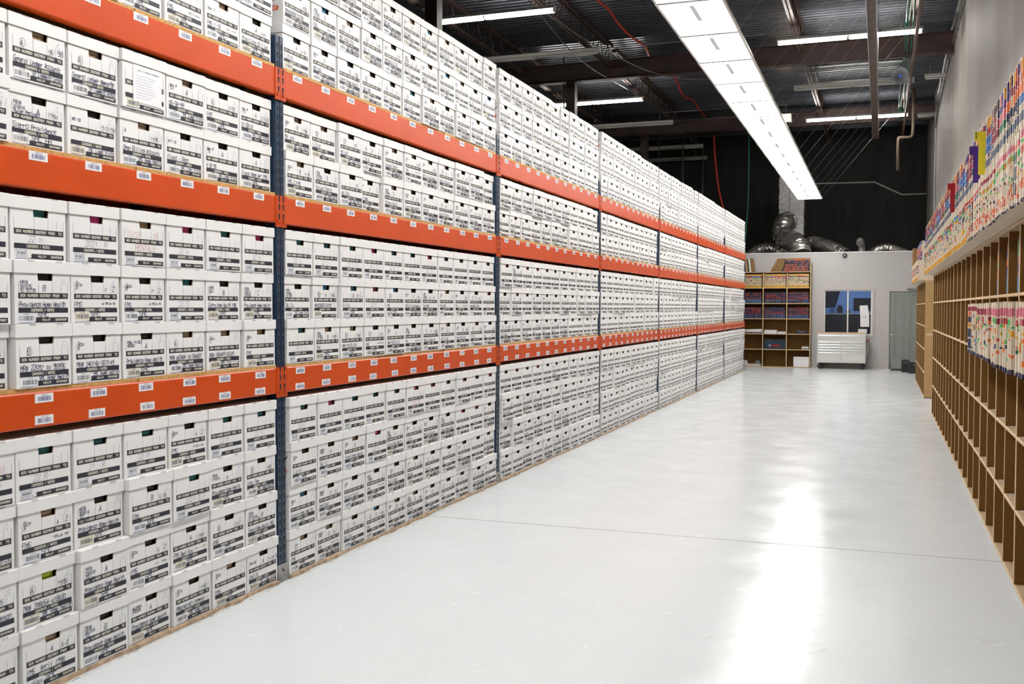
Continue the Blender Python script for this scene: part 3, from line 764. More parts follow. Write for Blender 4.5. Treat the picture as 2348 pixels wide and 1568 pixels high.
for i, (y, l) in enumerate(((22.6, 'short pale strip fixture jutting from the white wall behind the conduits'), (27.0, 'short pale strip fixture at the far end of the white wall'))):
    t = thing('wall_strip_light', l, 'strip light', (.78, y, 6.36), 'unlit fixtures meeting the white wall')
    mb = MB(); mb.prism([(-.045, .07), (-.055, .02), (-.02, .0), (.02, 0), (.055, .02), (.045, .07)], 0, .41, M_strip_house, 'x'); mb.build('housing', t)
    mb = MB(); mb.tube([(.02, 0, -.02), (.40, 0, -.02)], .017, M_lamp_off, 8); mb.build('tube', t)
    mb = MB(); mb.tube([(.1, 0, .07), (.1, 0, .34)], .004, M_wire, 4); mb.build('hanger', t)
# horn speaker
t = thing('horn_speaker', 'grey horn loudspeaker with blue centre hung from the roof joist', 'loudspeaker', (.29, 21.4, 6.18))
mb = MB(); prof = [(0, .02), (.08, .03), (.18, .06), (.27, .12), (.32, .17)]
mb.tube([(0, .30 - a, 0) for a, r in prof], [r for a, r in prof], mat('grey_horn_plastic', (.34, .37, .38), .4), 16, False); mb.build('horn', t)
mb = MB(); mb.tube([(0, .25, 0), (0, .42, 0)], .055, M_pipe, 12); mb.build('driver', t)
mb = MB(); mb.tube([(0, .0, 0), (0, .05, 0)], .035, mat('blue_plug', (.03, .10, .6), .4), 10); mb.build('centre_plug', t)
mb = MB(); mb.tube([(0, .34, .05), (0.1, .34, .5)], .010, M_pipe, 6); mb.build('bracket', t)
t = thing('flood_lamp', 'small amber floodlight glowing behind the troffer run', 'lamp', (-2.30, 26.0, 6.20))
mb = MB(); mb.box(-.14, .14, 0, .12, .02, .24, M_pipe); mb.build('lamp_housing', t)
mb = MB(); mb.box(-.12, .12, -.012, -.001, .04, .22, M_amber); mb.build('lamp_glass', t)
mb = MB(); mb.box(-.01, .01, .05, .07, .24, .50, M_pipe); mb.build('bracket', t)

# ------------------------------------------------------------------ office partition
YO = 28.04
def grid_wall(mb, x0, x1, z0, z1, holes, y0, y1, m):
    xs = sorted({x0, x1, *[h[0] for h in holes], *[h[1] for h in holes]}); zs = sorted({z0, z1, *[h[2] for h in holes], *[h[3] for h in holes]})
    for a, b in zip(xs, xs[1:]):
        for c, d in zip(zs, zs[1:]):
            if any(h[0] <= (a + b) / 2 <= h[1] and h[2] <= (c + d) / 2 <= h[3] for h in holes): continue
            mb.box(a, b, y0, y1, c, d, m)
mb = MB(); grid_wall(mb, XL, XR, 0, 3.06, [(-1.43, -.22, .88, 2.08), (.18, 1.12, 0, 2.06)], YO, YO + .12, M_gyp)
mb.box(XL, XR, YO - .012, YO + .13, 3.06, 3.085, M_white)
struct('wall_office', mb)
mb = MB(); mb.box(XL, XR, YO + .13, YB, 2.95, 3.03, M_dark); struct('trim_2', mb)
# window
wt = tag(link('window_1', None), kind='structure')
mb = MB()
for a, b, c, d in ((-1.49, -.16, 2.08, 2.15), (-1.49, -.16, .82, .88), (-1.49, -1.43, .88, 2.08), (-.22, -.16, .88, 2.08)): mb.box(a, b, YO - .018, YO - .001, c, d, M_frame)
mb.build('window_trim', wt)
mb = MB()
for a, b, c, d in ((-1.43, -.22, 2.045, 2.08), (-1.43, -.22, .88, .91), (-1.43, -1.40, .91, 2.045), (-.25, -.22, .91, 2.045), (-.845, -.81, .91, 2.045)): mb.box(a, b, YO + .03, YO + .08, c, d, M_white)
mb.build('window_frame', wt)
for a, b in ((-1.40, -.845), (-.81, -.25)):
    mb = MB(); mb.box(a, b, YO + .05, YO + .056, .91, 2.045, M_glass); mb.build('window_pane', wt)
# office behind the window
mb = MB()
mb.box(-3.0, 1.0, 31.4, 31.5, 0, 2.94, M_off); mb.box(-3.1, -3.0, YO + .13, 31.5, 0, 2.94, M_off); mb.box(.16, .24, YO + .13, 31.4, 0, 2.94, M_off)
struct('wall_inner', mb)
t = thing('office_counter', 'dark counter with pale blue top inside the office window', 'counter', (-1.3, 29.3, 0))
mb = MB(); mb.box(-1.3, 1.4, 0, .6, 0, 1.42, mat('dark_laminate', (.012, .012, .014), .4)); mb.build('cabinet', t)
mb = MB(); mb.box(-1.32, 1.42, -.04, .6, 1.42, 1.45, M_white); mb.build('countertop', t)
mb = MB(); mb.prism([(-1.55, 1.6), (-1.62, 2.6), (-.95, 2.6), (-1.22, 1.6)], 29.9, 30.0, mat('dark_wedge_black', (.02, .02, .025), .5))  # dark wedge shape added behind the glass for a slanted dark patch
tag(mb.build('dark_wedge'), 'dark slanted wedge shape inside the office behind the window', 'panel')
t = thing('computer_monitor', 'dark monitor standing on the office counter', 'monitor', (-.42, 29.5, 1.451))
mb = MB(); mb.box(-.30, .30, 0, .03, .06, .42, M_blackp); mb.build('screen', t)
mb = MB(); mb.box(-.10, .10, -.06, .12, 0, .012, M_blackp); mb.box(-.02, .02, .03, .05, .012, .2, M_blackp); mb.build('stand', t)
for i, (x, w, h, m, l) in enumerate(((-1.28, .12, .14, mat('blue_tub', (.02, .16, .35), .4), 'small blue tub on the office counter'), (-1.08, .16, .22, M_blackp, 'dark machine on the office counter beside the blue tub'),
                                 (-.86, .10, .12, M_blackp, 'dark small device on the office counter by the window bar'))):
    mb = MB(); mb.box(x - w / 2, x + w / 2, 29.45, 29.6, 1.451, 1.451 + h * .7, m); mb.box(x - w / 3, x + w / 3, 29.47, 29.58, 1.451 + h * .7, 1.451 + h, m)
    tag(mb.build('desk_item'), l, 'desk item', 'things on the office counter')
def sheet(name, pts, label, lines):
    mb = MB(); y = YO + .046
    mb.face([(a, y, b) for a, b in pts], M_paper); mb.face([(a, y + .0012, b) for a, b in reversed(pts)], M_paper)
    for i in range(len(pts)):
        a, b = pts[i], pts[(i + 1) % len(pts)]; mb.face([(a[0], y, a[1]), (a[0], y + .0012, a[1]), (b[0], y + .0012, b[1]), (b[0], y, b[1])], M_paper)
    for (x0, x1, z) in lines: mb.box(x0, x1, y - .0008, y - .0002, z, z + .008, M_pencil)
    tag(mb.build(name), label, 'paper', 'papers taped to the office window')
sheet('taped_paper', [(-.53, 1.66), (-.51, 1.38), (-.29, 1.39), (-.33, 1.67)], 'upper white sheet taped on the office window', [])
sheet('taped_paper', [(-.51, 1.378), (-.505, 1.10), (-.285, 1.10), (-.288, 1.388)], 'lower white sheet with small print taped on office window', [(-.44, -.36, 1.365), (-.45, -.35, 1.345), (-.45, -.35, 1.325)])
sheet('taped_paper', [(-.56, 1.04), (-.56, .93), (-.34, .93), (-.34, 1.04)], 'short white paper low on the window above the chest', [])
# door
dt = tag(link('door_1', None), kind='structure')
mb = MB()
for a, b, c, d in ((.09, .18, 0, 2.13), (1.12, 1.21, 0, 2.13), (.18, 1.12, 2.06, 2.13)): mb.box(a, b, YO - .02, YO - .001, c, d, M_frame)
for a, b, c, d in ((.18, .205, 0, 2.06), (1.095, 1.12, 0, 2.06), (.205, 1.095, 2.035, 2.06)): mb.box(a, b, YO, YO + .11, c, d, M_white)
mb.build('door_frame', dt)
mb = MB(); grid_wall(mb, .207, 1.093, .012, 2.033, [(.34, .59, 1.75, 1.93), (.71, .96, 1.75, 1.93), (.34, .59, 1.0, 1.63), (.71, .96, 1.0, 1.63), (.34, .59, .28, .80), (.71, .96, .28, .80)], YO + .045, YO + .06, M_doorp); mb.box(.207, 1.093, YO + .06, YO + .09, .012, 2.033, M_doorp)
for x0, x1 in ((.36, .57), (.73, .94)):
    for z0, z1 in ((1.77, 1.91), (1.02, 1.61), (.30, .78)):
        mb.prism([(x0 + .01, z0 + .01), (x1 - .01, z0 + .01), (x1 - .01, z1 - .01), (x0 + .01, z1 - .01)], 0, 0, M_doorp) if 0 else mb.box(x0 + .012, x1 - .012, YO + .048, YO + .06, z0 + .012, z1 - .012, M_doorp)
mb.build('door_leaf', dt)
mb = MB(); mb.tube([(.265, YO + .05, .90), (.265, YO + .01, .90)], .014, M_alum, 10); mb.tube([(.265, YO + .01, .90), (.265, YO - .01, .90), (.265, YO - .03, .90)], [.02, .034, .018], M_alum, 12); mb.tube([(.265, YO + .01, .90), (.36, YO + .0, .895)], .009, M_alum, 8); mb.build('door_handle', dt)
mb = MB(); mb.tube([(.265, YO + .05, 1.06), (.265, YO + .03, 1.06)], .028, mat('brass_deadbolt', (.42, .30, .22), .4, metal=.6), 12); mb.build('deadbolt', dt)
mb = MB(); mb.box(.62, .90, YO - .06, YO - .02, 2.075, 2.115, M_pipe); mb.tube([(.66, YO - .04, 2.07), (.92, YO + .02, 2.03)], .010, M_pipe, 6); mb.build('door_closer', dt)
mb = MB(); mb.tube([(.25, YO + .03, .03), (.25, YO + .03, .14)], .007, M_blackp, 6); mb.build('door_stop', dt)
mb = MB(); mb.box(-1.72, .09, YO - .014, YO - .001, 0, .10, M_frame); struct('baseboard_1', mb)
t = thing('speaker_dome', 'small round dark vent high on the office wall', 'vent', (-.92, YO - .001, 2.985))
mb = MB(); mb.tube([(0, 0, 0), (0, -.02, 0), (0, -.045, 0)], [.062, .062, .035], mat('dark_grey_dome', (.06, .06, .06), .35), 20); mb.build('ring', t)
mb = MB(); mb.tube([(0, -.045, 0), (0, -.052, 0)], .020, M_pipe, 12); mb.build('centre', t)

# ------------------------------------------------------------------ flexible ducts above the office
def duct(name, pts, r, label, m=M_foil, ribs=True, n=18):
    P = smooth(pts, 12); rr = []
    for i in range(len(P)):
        rr.append(r * (1 + (.02 * math.sin(i * 1.9) + R.uniform(-.04, .04) if ribs else 0)))
    mb = MB(); mb.tube(P, rr, m, n)
    mb.v = [(x + R.uniform(-1, 1) * r * .055, y + R.uniform(-1, 1) * r * .055, z + R.uniform(-1, 1) * r * .055) for x, y, z in mb.v]
    return tag(mb.build(name), label, 'duct', 'foil ducts above the office')
t = thing('duct_riser', 'square pale foil wrapped duct rising above the office', 'duct', (-2.46, 30.2, 3.03), 'foil ducts above the office')
mb = MB(); nz = 26
for k in range(nz):
    z = k * .095; q = R.uniform(-.008, .010); mb.box(-.34 - q, .34 + q, -.25 - q, .25 + q, z, z + .093, M_foilw)
mb.build('duct_body', t)
mb = MB(); mb.box(-.055, -.045, -.266, -.262, .3, 2.45, M_dark); mb.build('tape_seam', t)
duct('flexible_duct', [(-2.52, 29.66, 4.05), (-2.62, 29.42, 4.0), (-2.66, 29.2, 3.72), (-2.50, 29.0, 3.50), (-2.28, 28.8, 3.42), (-2.12, 28.62, 3.24), (-2.08, 28.5, 3.05)], .27, 'thick foil duct bending down from the riser to the office ceiling')
duct('flexible_duct', [(-1.92, 29.85, 3.45), (-1.75, 29.7, 3.44), (-1.5, 29.4, 3.34), (-1.2, 29.2, 3.2), (-.95, 29.0, 3.04)], .19, 'sloping foil duct running toward the round vent')
duct('flexible_duct', [(-2.72, 29.72, 3.15), (-2.95, 29.7, 3.29), (-3.2, 29.6, 3.28), (-3.42, 29.4, 3.16), (-3.5, 29.2, 3.03)], .17, 'foil duct arching beside the riser toward the rack')
duct('flexible_duct', [(-3.78, 29.55, 3.06), (-3.98, 29.5, 3.22), (-4.3, 29.45, 3.26), (-4.8, 29.3, 3.12)], .19, 'foil duct lying behind the end of the rack')
duct('flexible_duct', [(-.32, 29.5, 3.05), (-.10, 29.4, 3.18), (.15, 29.4, 3.22), (.40, 29.4, 3.14), (.62, 29.4, 3.04)], .15, 'low foil duct hump above the door')
tubes('vent_elbow', smooth([(-.52, 29.2, 3.03), (-.52, 29.2, 3.28), (-.54, 29.12, 3.40), (-.56, 28.95, 3.42), (-.57, 28.82, 3.34)], 6), .085, mat('ribbed_grey_elbow', (.42, .41, .40), .35, metal=.3), 'grey bent vent elbow standing above the office', 'vent', 16)
mb = MB()
for k in range(7):
    x, z, s = -1.05 + .1 * k + R.uniform(-.03, .03), 3.03, R.uniform(.08, .16)
    mb.tube([(x, 30.3, z), (x + .03, 30.3, z + s * .6), (x, 30.3, z + s)], [s * .9, s * .8, s * .2], mat('yellow_insulation', (.24, .17, .08), .9, noise=.4, nscale=12, bump=.6, bscale=20), 10)
tag(mb.build('insulation_scraps'), 'tan loose insulation scraps on top of the office', 'insulation', kind='stuff')

# ------------------------------------------------------------------ tool chest
CY = 27.5
t = thing('tool_chest', 'white rolling tool chest with wood top under the office window', 'tool chest', (-1.56, CY, 0))
mb = MB(); mb.box(0, 1.20, .012, .46, .165, .925, M_chestw)
for a, b, c, d in ((0, .03, .165, .925), (1.17, 1.20, .165, .925), (.03, 1.17, .89, .925), (.03, 1.17, .165, .195), (.585, .615, .195, .72)): mb.box(a, b, -.016, .012, c, d, M_chestw)
mb.box(.03, 1.17, .008, .0115, .195, .89, M_pipe)  # darker sheet painting the shade in the gaps between drawers
mb.build('cabinet', t)
mb = MB(); mb.box(-.012, 1.212, -.015, .47, .926, .95, mat('maple_worktop', (.62, .40, .20), .45)); mb.build('worktop', t)
def drawer(x0, x1, z0, z1, lab=None):
    mb = MB(); mb.box(x0, x1, -.018, .0075, z0, z1, M_chestw); d = mb.build('drawer', t)
    mb = MB(); h = min(.028, (z1 - z0) * .45)
    mb.prism([(-.030, z1 - h), (-.034, z1 - h * .4), (-.026, z1 - .001), (-.019, z1 - .001), (-.019, z1 - h)], x0 + .005, x1 - .005, M_alum, 'x'); mb.build('handle', d)
drawer(.035, 1.165, .80, .885)
drawer(.035, 1.165, .765, .795) if 0 else None
for a, b in ((.035, .58), (.62, 1.165)):
    for z in (.715, .645, .575, .505): drawer(a, b, z - .060, z)
    drawer(a, b, .20, .435)
mb = MB(); mb.box(.035, 1.165, -.012, .0075, .725, .793, M_chestw); mb.build('front_panel', t)
mb = MB(); mb.tube([(.59, -.022, .905), (.59, -.016, .905)], .010, M_blackp, 10); mb.build('lock', t)
mb = MB(); mb.box(.98, 1.12, -.0185, -.0165, .899, .915, M_alum); mb.build('name_badge', t)
for x in (.07, 1.13):
    for y in (.06, .40):
        mb = MB(); mb.tube([(x, y - .022, .068), (x, y + .022, .068)], .066, M_black, 18); mb.box(x - .03, x + .03, y - .03, y + .03, .135, .165, M_blackp); mb.build('caster', t)
mb = MB(); mb.tube([(1.21, .1, .82), (1.30, .1, .82), (1.30, .36, .82), (1.21, .36, .82)], .012, M_alum, 8); mb.build('push_handle', t)
pc = tubes('power_cord', smooth([(-.33, CY + .2, .78), (-.27, CY + .15, .6), (-.25, CY + .15, .45), (-.31, CY + .15, .25), (-.33, CY + .15, .18)]), .005, M_blackp, None, None, 6)
pc.parent = t; pc.location = (1.56, -CY, 0)
t = thing('power_strip', 'small grey power strip on the side of the tool chest', 'power strip', (-.33, CY + .12, .50))
mb = MB(); mb.box(-.028, .012, 0, .05, 0, .22, M_pipe); mb.build('strip_body', t)
mb = MB(); mb.box(-.02, .02, .01, .04, .22, .27, M_redcab); mb.build('plug', t)
# mat and black cases by the door
mb = MB(); mb.box(.26, 1.1, 27.35, 27.85, .0005, .012, M_mat); tag(mb.build('entrance_mat'), 'dark brown mat on the floor before the grey door', 'mat')
def case(x0, x1, y0, y1, h, label):
    t = thing('black_case', label, 'case', ((x0 + x1) / 2, (y0 + y1) / 2, 0), 'black cases by the door')
    a, b = (x1 - x0) / 2, (y1 - y0) / 2
    mb = MB(); mb.prism([(-a, .001), (a, .001), (a, h - .05), (a - .02, h - .035), (-a + .02, h - .035), (-a, h - .05)], -b, b, M_blackp); mb.build('case_body', t)
    mb = MB(); mb.prism([(-a + .004, h - .034), (a - .004, h - .034), (a - .02, h), (-a + .02, h)], -b + .004, b - .004, M_blackp); mb.build('case_lid', t)
    mb = MB(); mb.box(-.04, .04, -b - .008, -b, h - .07, h - .045, M_pipe); mb.build('latch', t)
case(.50, .70, 26.75, 27.15, .30, 'taller black plastic case on the floor beside the door')
case(.64, .95, 26.30, 26.70, .27, 'wider black plastic case in front of the other by the door')

# ------------------------------------------------------------------ far bookcase
BX = [-4.86, -4.23, -3.605, -2.98, -2.36, -1.755]; BZ = [.0, .465, .880, 1.290, 1.70, 2.115, 2.54]; BY0, BY1 = 27.68, 28.03
t = thing('record_bookcase', 'tall brown particleboard bookcase with pigeonholes against the office wall', 'bookcase', (0, BY0, 0))
dp = BY1 - BY0 - .006
for i, x in enumerate(BX):
    mb = MB(); top = 2.54 if i < len(BX) - 1 else 2.80
    mb.box(x - .011, x + .011, .002, dp, 0, top, M_fiber); mb.box(x - .013, x + .013, 0, .002, 0, top, M_edge)
    mb.build('side_panel' if i in (0, len(BX) - 1) else 'divider', t)
for i in range(len(BX) - 1):
    for z in BZ:
        a, b = BX[i] + .0135, BX[i + 1] - .0135
        mb = MB(); mb.box(a, b, .002, dp - .012, z + .004, z + .022, M_fiber); mb.box(a, b, 0, .002, z + .002, z + .024, M_edge); mb.build('shelf', t)
mb = MB(); mb.box(BX[0], BX[-1], dp - .010, dp, .0, 2.54, M_fiber); mb.build('back_panel', t)

# folders ----------------------------------------------------------------
CR = (.55, .43, .28); WHT = (.66, .56, .43)
C = dict(yel=(.72, .36, .005), org=(.78, .17, .02), red=(.48, .015, .02), crim=(.30, .012, .04), pink=(.62, .15, .20), grn=(.05, .50, .10), dgrn=(.02, .16, .09), blue=(.02, .14, .42),
         lblue=(.03, .28, .55), navy=(.012, .02, .08), slate=(.12, .14, .20), purp=(.09, .03, .22), dk=(.03, .012, .04), cream=CR, wht=WHT, brown=(.30, .16, .06), coral=(.62, .12, .06))
def folder_mesh(bands, h, t, d, body=CR, tabd=.014, lean=0., axis='x'):
    dz = r2.uniform(-.006, .006); dim = r2.uniform(.72, 1.0)
    bands = [(max(0, a + dz) if a > .02 else a, min(h, b + dz) if b < h - .01 else b, tuple(k * dim for k in c)) for a, b, c in bands]; body = tuple(k * (.5 + .5 * dim) for k in body)
    """bands: list of (z0,z1,colour). spine faces -x; thickness along +y"""
    mb = MB()
    zs = sorted({0., h, *[b[0] for b in bands], *[b[1] for b in bands]})
    for a, b in zip(zs, zs[1:]):
        c = body; mid = (a + b) / 2
        for q in bands:
            if q[0] <= mid <= q[1]: c = q[2]
        P = lambda x, y, z: (x, y + lean * z, z)
        mb.face([P(0, 0, a), P(0, 0, b), P(0, t, b), P(0, t, a)], M_folder, c)
        mb.face([P(0, 0, a), P(tabd, 0, a), P(tabd, 0, b), P(0, 0, b)], M_folder, c)
        mb.face([P(0, t, a), P(0, t, b), P(tabd, t, b), P(tabd, t, a)], M_folder, c)
    P = lambda x, y, z: (x, y + lean * z, z)
    mb.face([P(tabd, 0, 0), P(d, 0, 0), P(d, 0, h), P(tabd, 0, h)], M_folder, body)
    mb.face([P(tabd, t, 0), P(tabd, t, h), P(d, t, h), P(d, t, 0)], M_folder, body)
    mb.face([P(0, 0, h), P(d, 0, h), P(d, t, h), P(0, t, h)], M_folder, body)
    mb.face([P(0, 0, 0), P(0, t, 0), P(d, t, 0), P(d, 0, 0)], M_folder, body)
    mb.face([P(d, 0, 0), P(d, t, 0), P(d, t, h), P(d, 0, h)], M_folder, body)
    return mb
r2 = random.Random(3)
def chips(n, lo, hi, cols, out, s=(.008, .028)):
    for _ in range(n):
        z = r2.uniform(lo, hi); out.append((z, z + r2.uniform(*s), C[r2.choice(cols)]))
def lower_bands(y):
    """white files of the lower row on top of the cubbies"""
    b = []
    if y > 8.3:
        b.append((.004, .045, C['yel'])); chips(3, .07, .28, ['blue', 'lblue', 'navy', 'red', 'grn', 'org', 'slate', 'coral'], b)
        k = int((y - 8.3) / .35) % 5
        b.append((.275, .30, C[['red', 'crim', 'coral', 'lblue', 'grn'][k]])); b.append((.235, .262, C[['org', 'grn', 'blue', 'yel', 'slate'][k]]))
        if r2.random() < .15: b += [(.08, .13, C['yel']), (.18, .22, C['navy']), (.24, .28, C['dgrn'])]
    else:
        b += [(.0, .014, C['dk'])] if r2.random() < .7 else []
        chips(2, .03, .09, ['coral', 'org', 'coral'], b); chips(2, .11, .20, ['yel', 'grn', 'navy', 'crim', 'org'], b, (.008, .02))
        if y < 5.3: b.append((.30, .335, C['pink'])); b.append((.225, .26, C['pink' if r2.random() < .5 else 'coral'])); chips(1, .26, .28, ['grn'], b)
        elif y < 6.4: b.append((.285, .315, C['pink'])); b.append((.235, .265, C['grn' if r2.random() < .8 else 'org']))
        elif y < 7.2: b.append((.285, .31, C['crim' if r2.random() < .7 else 'red'])); b.append((.225, .25, C[r2.choice(['grn', 'org', 'yel'])]))
        else: b.append((.28, .30, C['red'])); b.append((.25, .268, C[r2.choice(['org', 'blue', 'coral'])]))
        if r2.random() < .05: b = [(.0, .02, C['navy']), (.06, .12, C['navy']), (.13, .20, C['navy']), (.21, .27, C['navy']), (.275, .30, C['org'])]
    return b
def upper_bands(y):
    b = [(.03, .075, C['slate'])]
    if r2.random() < .5: b.append((.085, .11, C[r2.choice(['slate', 'wht', 'navy'])]))
    k = int(y / .45) % 4
    b.append((.115, .16, C[[r2.choice(['navy', 'slate']), 'dgrn', 'crim', 'blue'][k]]))
    if r2.random() < .85: b.append((.165, .215, C['org' if y < 5.9 else ['blue', 'pink', 'crim', 'blue'][k]]))
    if r2.random() < .9: b.append((.22, .265, C[r2.choice(['org', 'org', 'crim'] if y < 5.4 else ['navy', 'purp', 'crim', 'red'])]))
    if r2.random() < .9: b.append((.268, .325, C[r2.choice(['dk', 'purp', 'crim', 'yel', 'org', 'navy', 'coral'])]))
    if r2.random() < .2: b.append((.27, .325, C['yel']))
    return b
def clump_bands(y):
    b = [(.0, .022, C['dk'] if r2.random() < .6 else C['navy'])]
    if y > 7.2:
        k = r2.random()
        if k < .62: b += [(.03, .10, C['navy']), (.11, .17, C['navy']), (.18, .21, C[r2.choice(['slate', 'org', 'yel'])]), (.215, .255, C[r2.choice(['navy', 'crim', 'dk'])]), (.26, .29, C[r2.choice(['org', 'yel', 'pink'])])]
        else: chips(4, .03, .26, ['navy', 'org', 'yel', 'blue'], b)
        b.append((.295, .325, C['crim']))
    else:
        b.append((.275, .315, C['pink'] if y < 6.6 else C['crim']))
        if r2.random() < .6: b.append((.235, .265, C[r2.choice(['crim', 'pink', 'grn', 'red'])]))
        chips(2, .13, .22, ['org', 'yel', 'grn', 'coral', 'navy'], b); chips(1, .05, .12, ['navy', 'grn', 'org'], b)
    return b
def cubby_bands():
    b = [(.0, .10, C[r2.choice(['lblue', 'blue'])])]
    z = .10
    while z < .29:
        s = r2.uniform(.015, .05); b.append((z, z + s, C[r2.choice(['red', 'coral', 'crim', 'navy', 'grn', 'blue', 'org', 'purp'])])); z += s
    return b
rest = MB()
def add_rest(mb, x, y, z):
    i0 = len(rest.v); rest.v.extend([(a + x, b + y, c + z) for a, b, c in mb.v]); k = rest.mi(M_folder)
    rest.f.extend([tuple(i0 + j for j in f) for f in mb.f]); rest.m.extend([k] * len(mb.f)); rest.c.extend(mb.c); rest.smooth.extend(mb.smooth); rest.cols = True
GR = {'low': ('cream file folder with small coloured tabs in the lower row above the cubbies', 'file folders in lower row above the cubbies'),
      'up': ('file folder with dense dark and orange tabs in the upper row above the cubbies', 'file folders in upper row above the cubbies'),
      'clump': ('cream file folder jutting out from the fourth cubby row, pink tab on top', 'file folders jutting from the cubbies'),
      'clumpd': ('file folder with navy tab stack jutting out at the far end of the bulge', 'navy tabbed folders jutting from the cubbies'),
      'cub': ('blue and red tabbed folder standing inside an upper cubby', 'folders standing inside the cubbies')}
def folder(kind, mb, x, y, z):
    o = mb.build('file_folder'); o.location = (x, y, z); tag(o, GR[kind][0], 'file folder', GR[kind][1])
ZT = 2.095
SX = .7333
y = 4.75; n = 0; xo = 0
while y < 16.4:
    t_ = r2.uniform(.017, .026); xo = .605 + r2.uniform(-.007, .007) + .006 * math.sin(y * 5)
    h = .352 + r2.uniform(-.006, .004)
    m_ = folder_mesh(lower_bands(y), h, t_ - .0008, .33, WHT)
    if n < 80: folder('low', m_, xo, y, ZT + .001)
    else: add_rest(m_, xo, y, ZT + .001)
    y += t_; n += 1
y = 4.75; n = 0
while y < 16.2:
    t_ = r2.uniform(.017, .026); xo = .612 + r2.uniform(-.008, .008)
    h = .335 + r2.uniform(-.012, .010)
    if 7.0 < y < 7.5: h += .01
    m_ = folder_mesh(upper_bands(y), h, t_ - .0008, .33, WHT)
    if n < 80: folder('up', m_, xo, y, ZT + .3565)
    else: add_rest(m_, xo, y, ZT + .3565)
    y += t_; n += 1
# second run of shelves further on
y = 19.35
while y < 22.7:
    t_ = r2.uniform(.02, .03); add_rest(folder_mesh([(.004, .05, C['yel'])] + [(.22, .26, C[r2.choice(['red', 'coral', 'grn', 'blue'])]), (.12, .15, C[r2.choice(['navy', 'wht', 'org', 'coral'])]), (.17, .2, C[r2.choice(['blue', 'wht', 'red'])])], .36, t_ - .001, .33, WHT), .60 + r2.uniform(-.005, .005), y, ZT + .001)
    if y < 21.6: add_rest(folder_mesh([(.004, .05, C['purp'])] + [(.28, .335, C[r2.choice(['purp', 'lblue'])]), (.06, .16, C[r2.choice(['coral', 'wht', 'purp'])]), (.17, .26, C[r2.choice(['coral', 'red', 'wht'])])], .34, t_ - .001, .33, WHT), .66 + .004 * (y - 19.3) + r2.uniform(-.005, .005), y, ZT + .363)
    elif y > 22.2: add_rest(folder_mesh([], .36, t_ - .001, .33, C['brown'], lean=-.25), .60, y, ZT + .363)
    y += t_
# the clump jutting from the fourth row
ZC4 = 1.283
y = 4.8; n = 0
while y < 7.95:
    t_ = r2.uniform(.034, .046); xo = .585 + .012 * math.sin(y * 3) + r2.uniform(-.006, .006) + max(0, y - 7.2) * .035
    m_ = folder_mesh(clump_bands(y), .345 + r2.uniform(-.005, .005), t_ - .001, .31, WHT, lean=-.0 if y < 7.2 else .05)
    dv = min(abs(y + q - Y_) for q in (0, t_) for Y_ in (5.24, 5.79, 6.34, 6.89, 7.44, 7.99))
    if dv < .028 or any(y < Y_ < y + t_ for Y_ in (5.24, 5.79, 6.34, 6.89, 7.44, 7.99)):
        y += .012; continue
    folder('clump' if y < 7.2 else 'clumpd', m_, xo, y, ZC4 + .0005); y += t_; n += 1
# ------------------------------------------------------------------ cubby shelving along the white wall
CZ = [.0, .430, .850, 1.262, 1.668, 2.075]
lab = MB(); lab.box(.030, .085, 0, .045, 0, .0006, M_stk); 
for k in range(6): lab.box(.038 + k * .007, .041 + k * .007, .008, .036, .0006, .0009, M_bar)
LABS = lab.mesh('shelf_label')
UN = 2; UW = 1.10
def cubby_unit(y0, label, side=False, n=2, w=UW, mfront=M_edge):
    t = thing('cubby_shelf', label, 'shelf unit', (SX, y0, 0), 'cubby shelf units along the white wall')
    d = .50; tk = .018
    for k in range(n + 1):
        yy = k * w / n
        if k == n: yy -= tk / 2
        elif k == 0: yy += tk / 2
        mb = MB(); mb.box(.003, d, yy - tk / 2 + .0005, yy + tk / 2 - .0005, 0.012, 2.072, M_panel if (side and k == 0) else M_fiber); mb.box(0, .003, yy - tk / 2 + .0005, yy + tk / 2 - .0005, .012, 2.072, mfront)
        mb.build('side_panel' if k in (0, n) else 'divider', t)
    for i, z in enumerate(CZ):
        if i == 5: mb = MB(); mb.box(-.012, d, .001, w - .001, 2.0725, 2.092, M_shelfb); mb.build('top_board', t); continue
        for k in range(n):
            a, b = k * w / n + (tk + .001 if k == 0 else tk / 2 + .001), (k + 1) * w / n - (tk + .001 if k == n - 1 else tk / 2 + .001)
            mb = MB(); mb.box(.004, d - .01, a, b, z + .002 if z else .012, z + .020 if z else .024, M_shelfb)
            mb.prism([(-.001, z + .004 + (.010 if not z else 0)), (.004, z + (.012 if not z else .001)), (.004, z + .021 + (.004 if not z else 0)), (-.001, z + .018 + (.004 if not z else 0))], a, b, mfront)
            sh = mb.build('shelf_board', t)
            if i in (1, 2) and y0 < 12 and not side: link('shelf_label', LABS, sh, (0, b - .06, z + .0215))
    mb = MB(); mb.box(d + .0005, d + .008, .001, w - .001, .012, 2.07, M_fiber); mb.build('back_panel', t)
    for k in (0, 1):
        mb = MB(); mb.box(.005, .03, (.0 if k == 0 else w - .02), (.02 if k == 0 else w), 0, .0115, M_blackp); mb.build('foot', t)
    return t
y0s = [4.14 + UW * k for k in range(11)]
for k, y0 in enumerate(y0s):
    cubby_unit(y0, 'brown cubby shelf unit by the white wall, %s from the camera end' % ORD[k])
for k in range(4):
    cubby_unit(19.2 + k * 1.15, 'tan cubby shelf unit in the run beyond the gap, %s along' % ORD[k], side=(k == 0), n=2, w=1.15)
mb = MB(); mb.box(SX + .03, SX + .13, 19.1985, 19.2005, 1.125, 1.138, M_card); tag(mb.build('end_label'), 'small white label strip on the tan end panel', 'label')
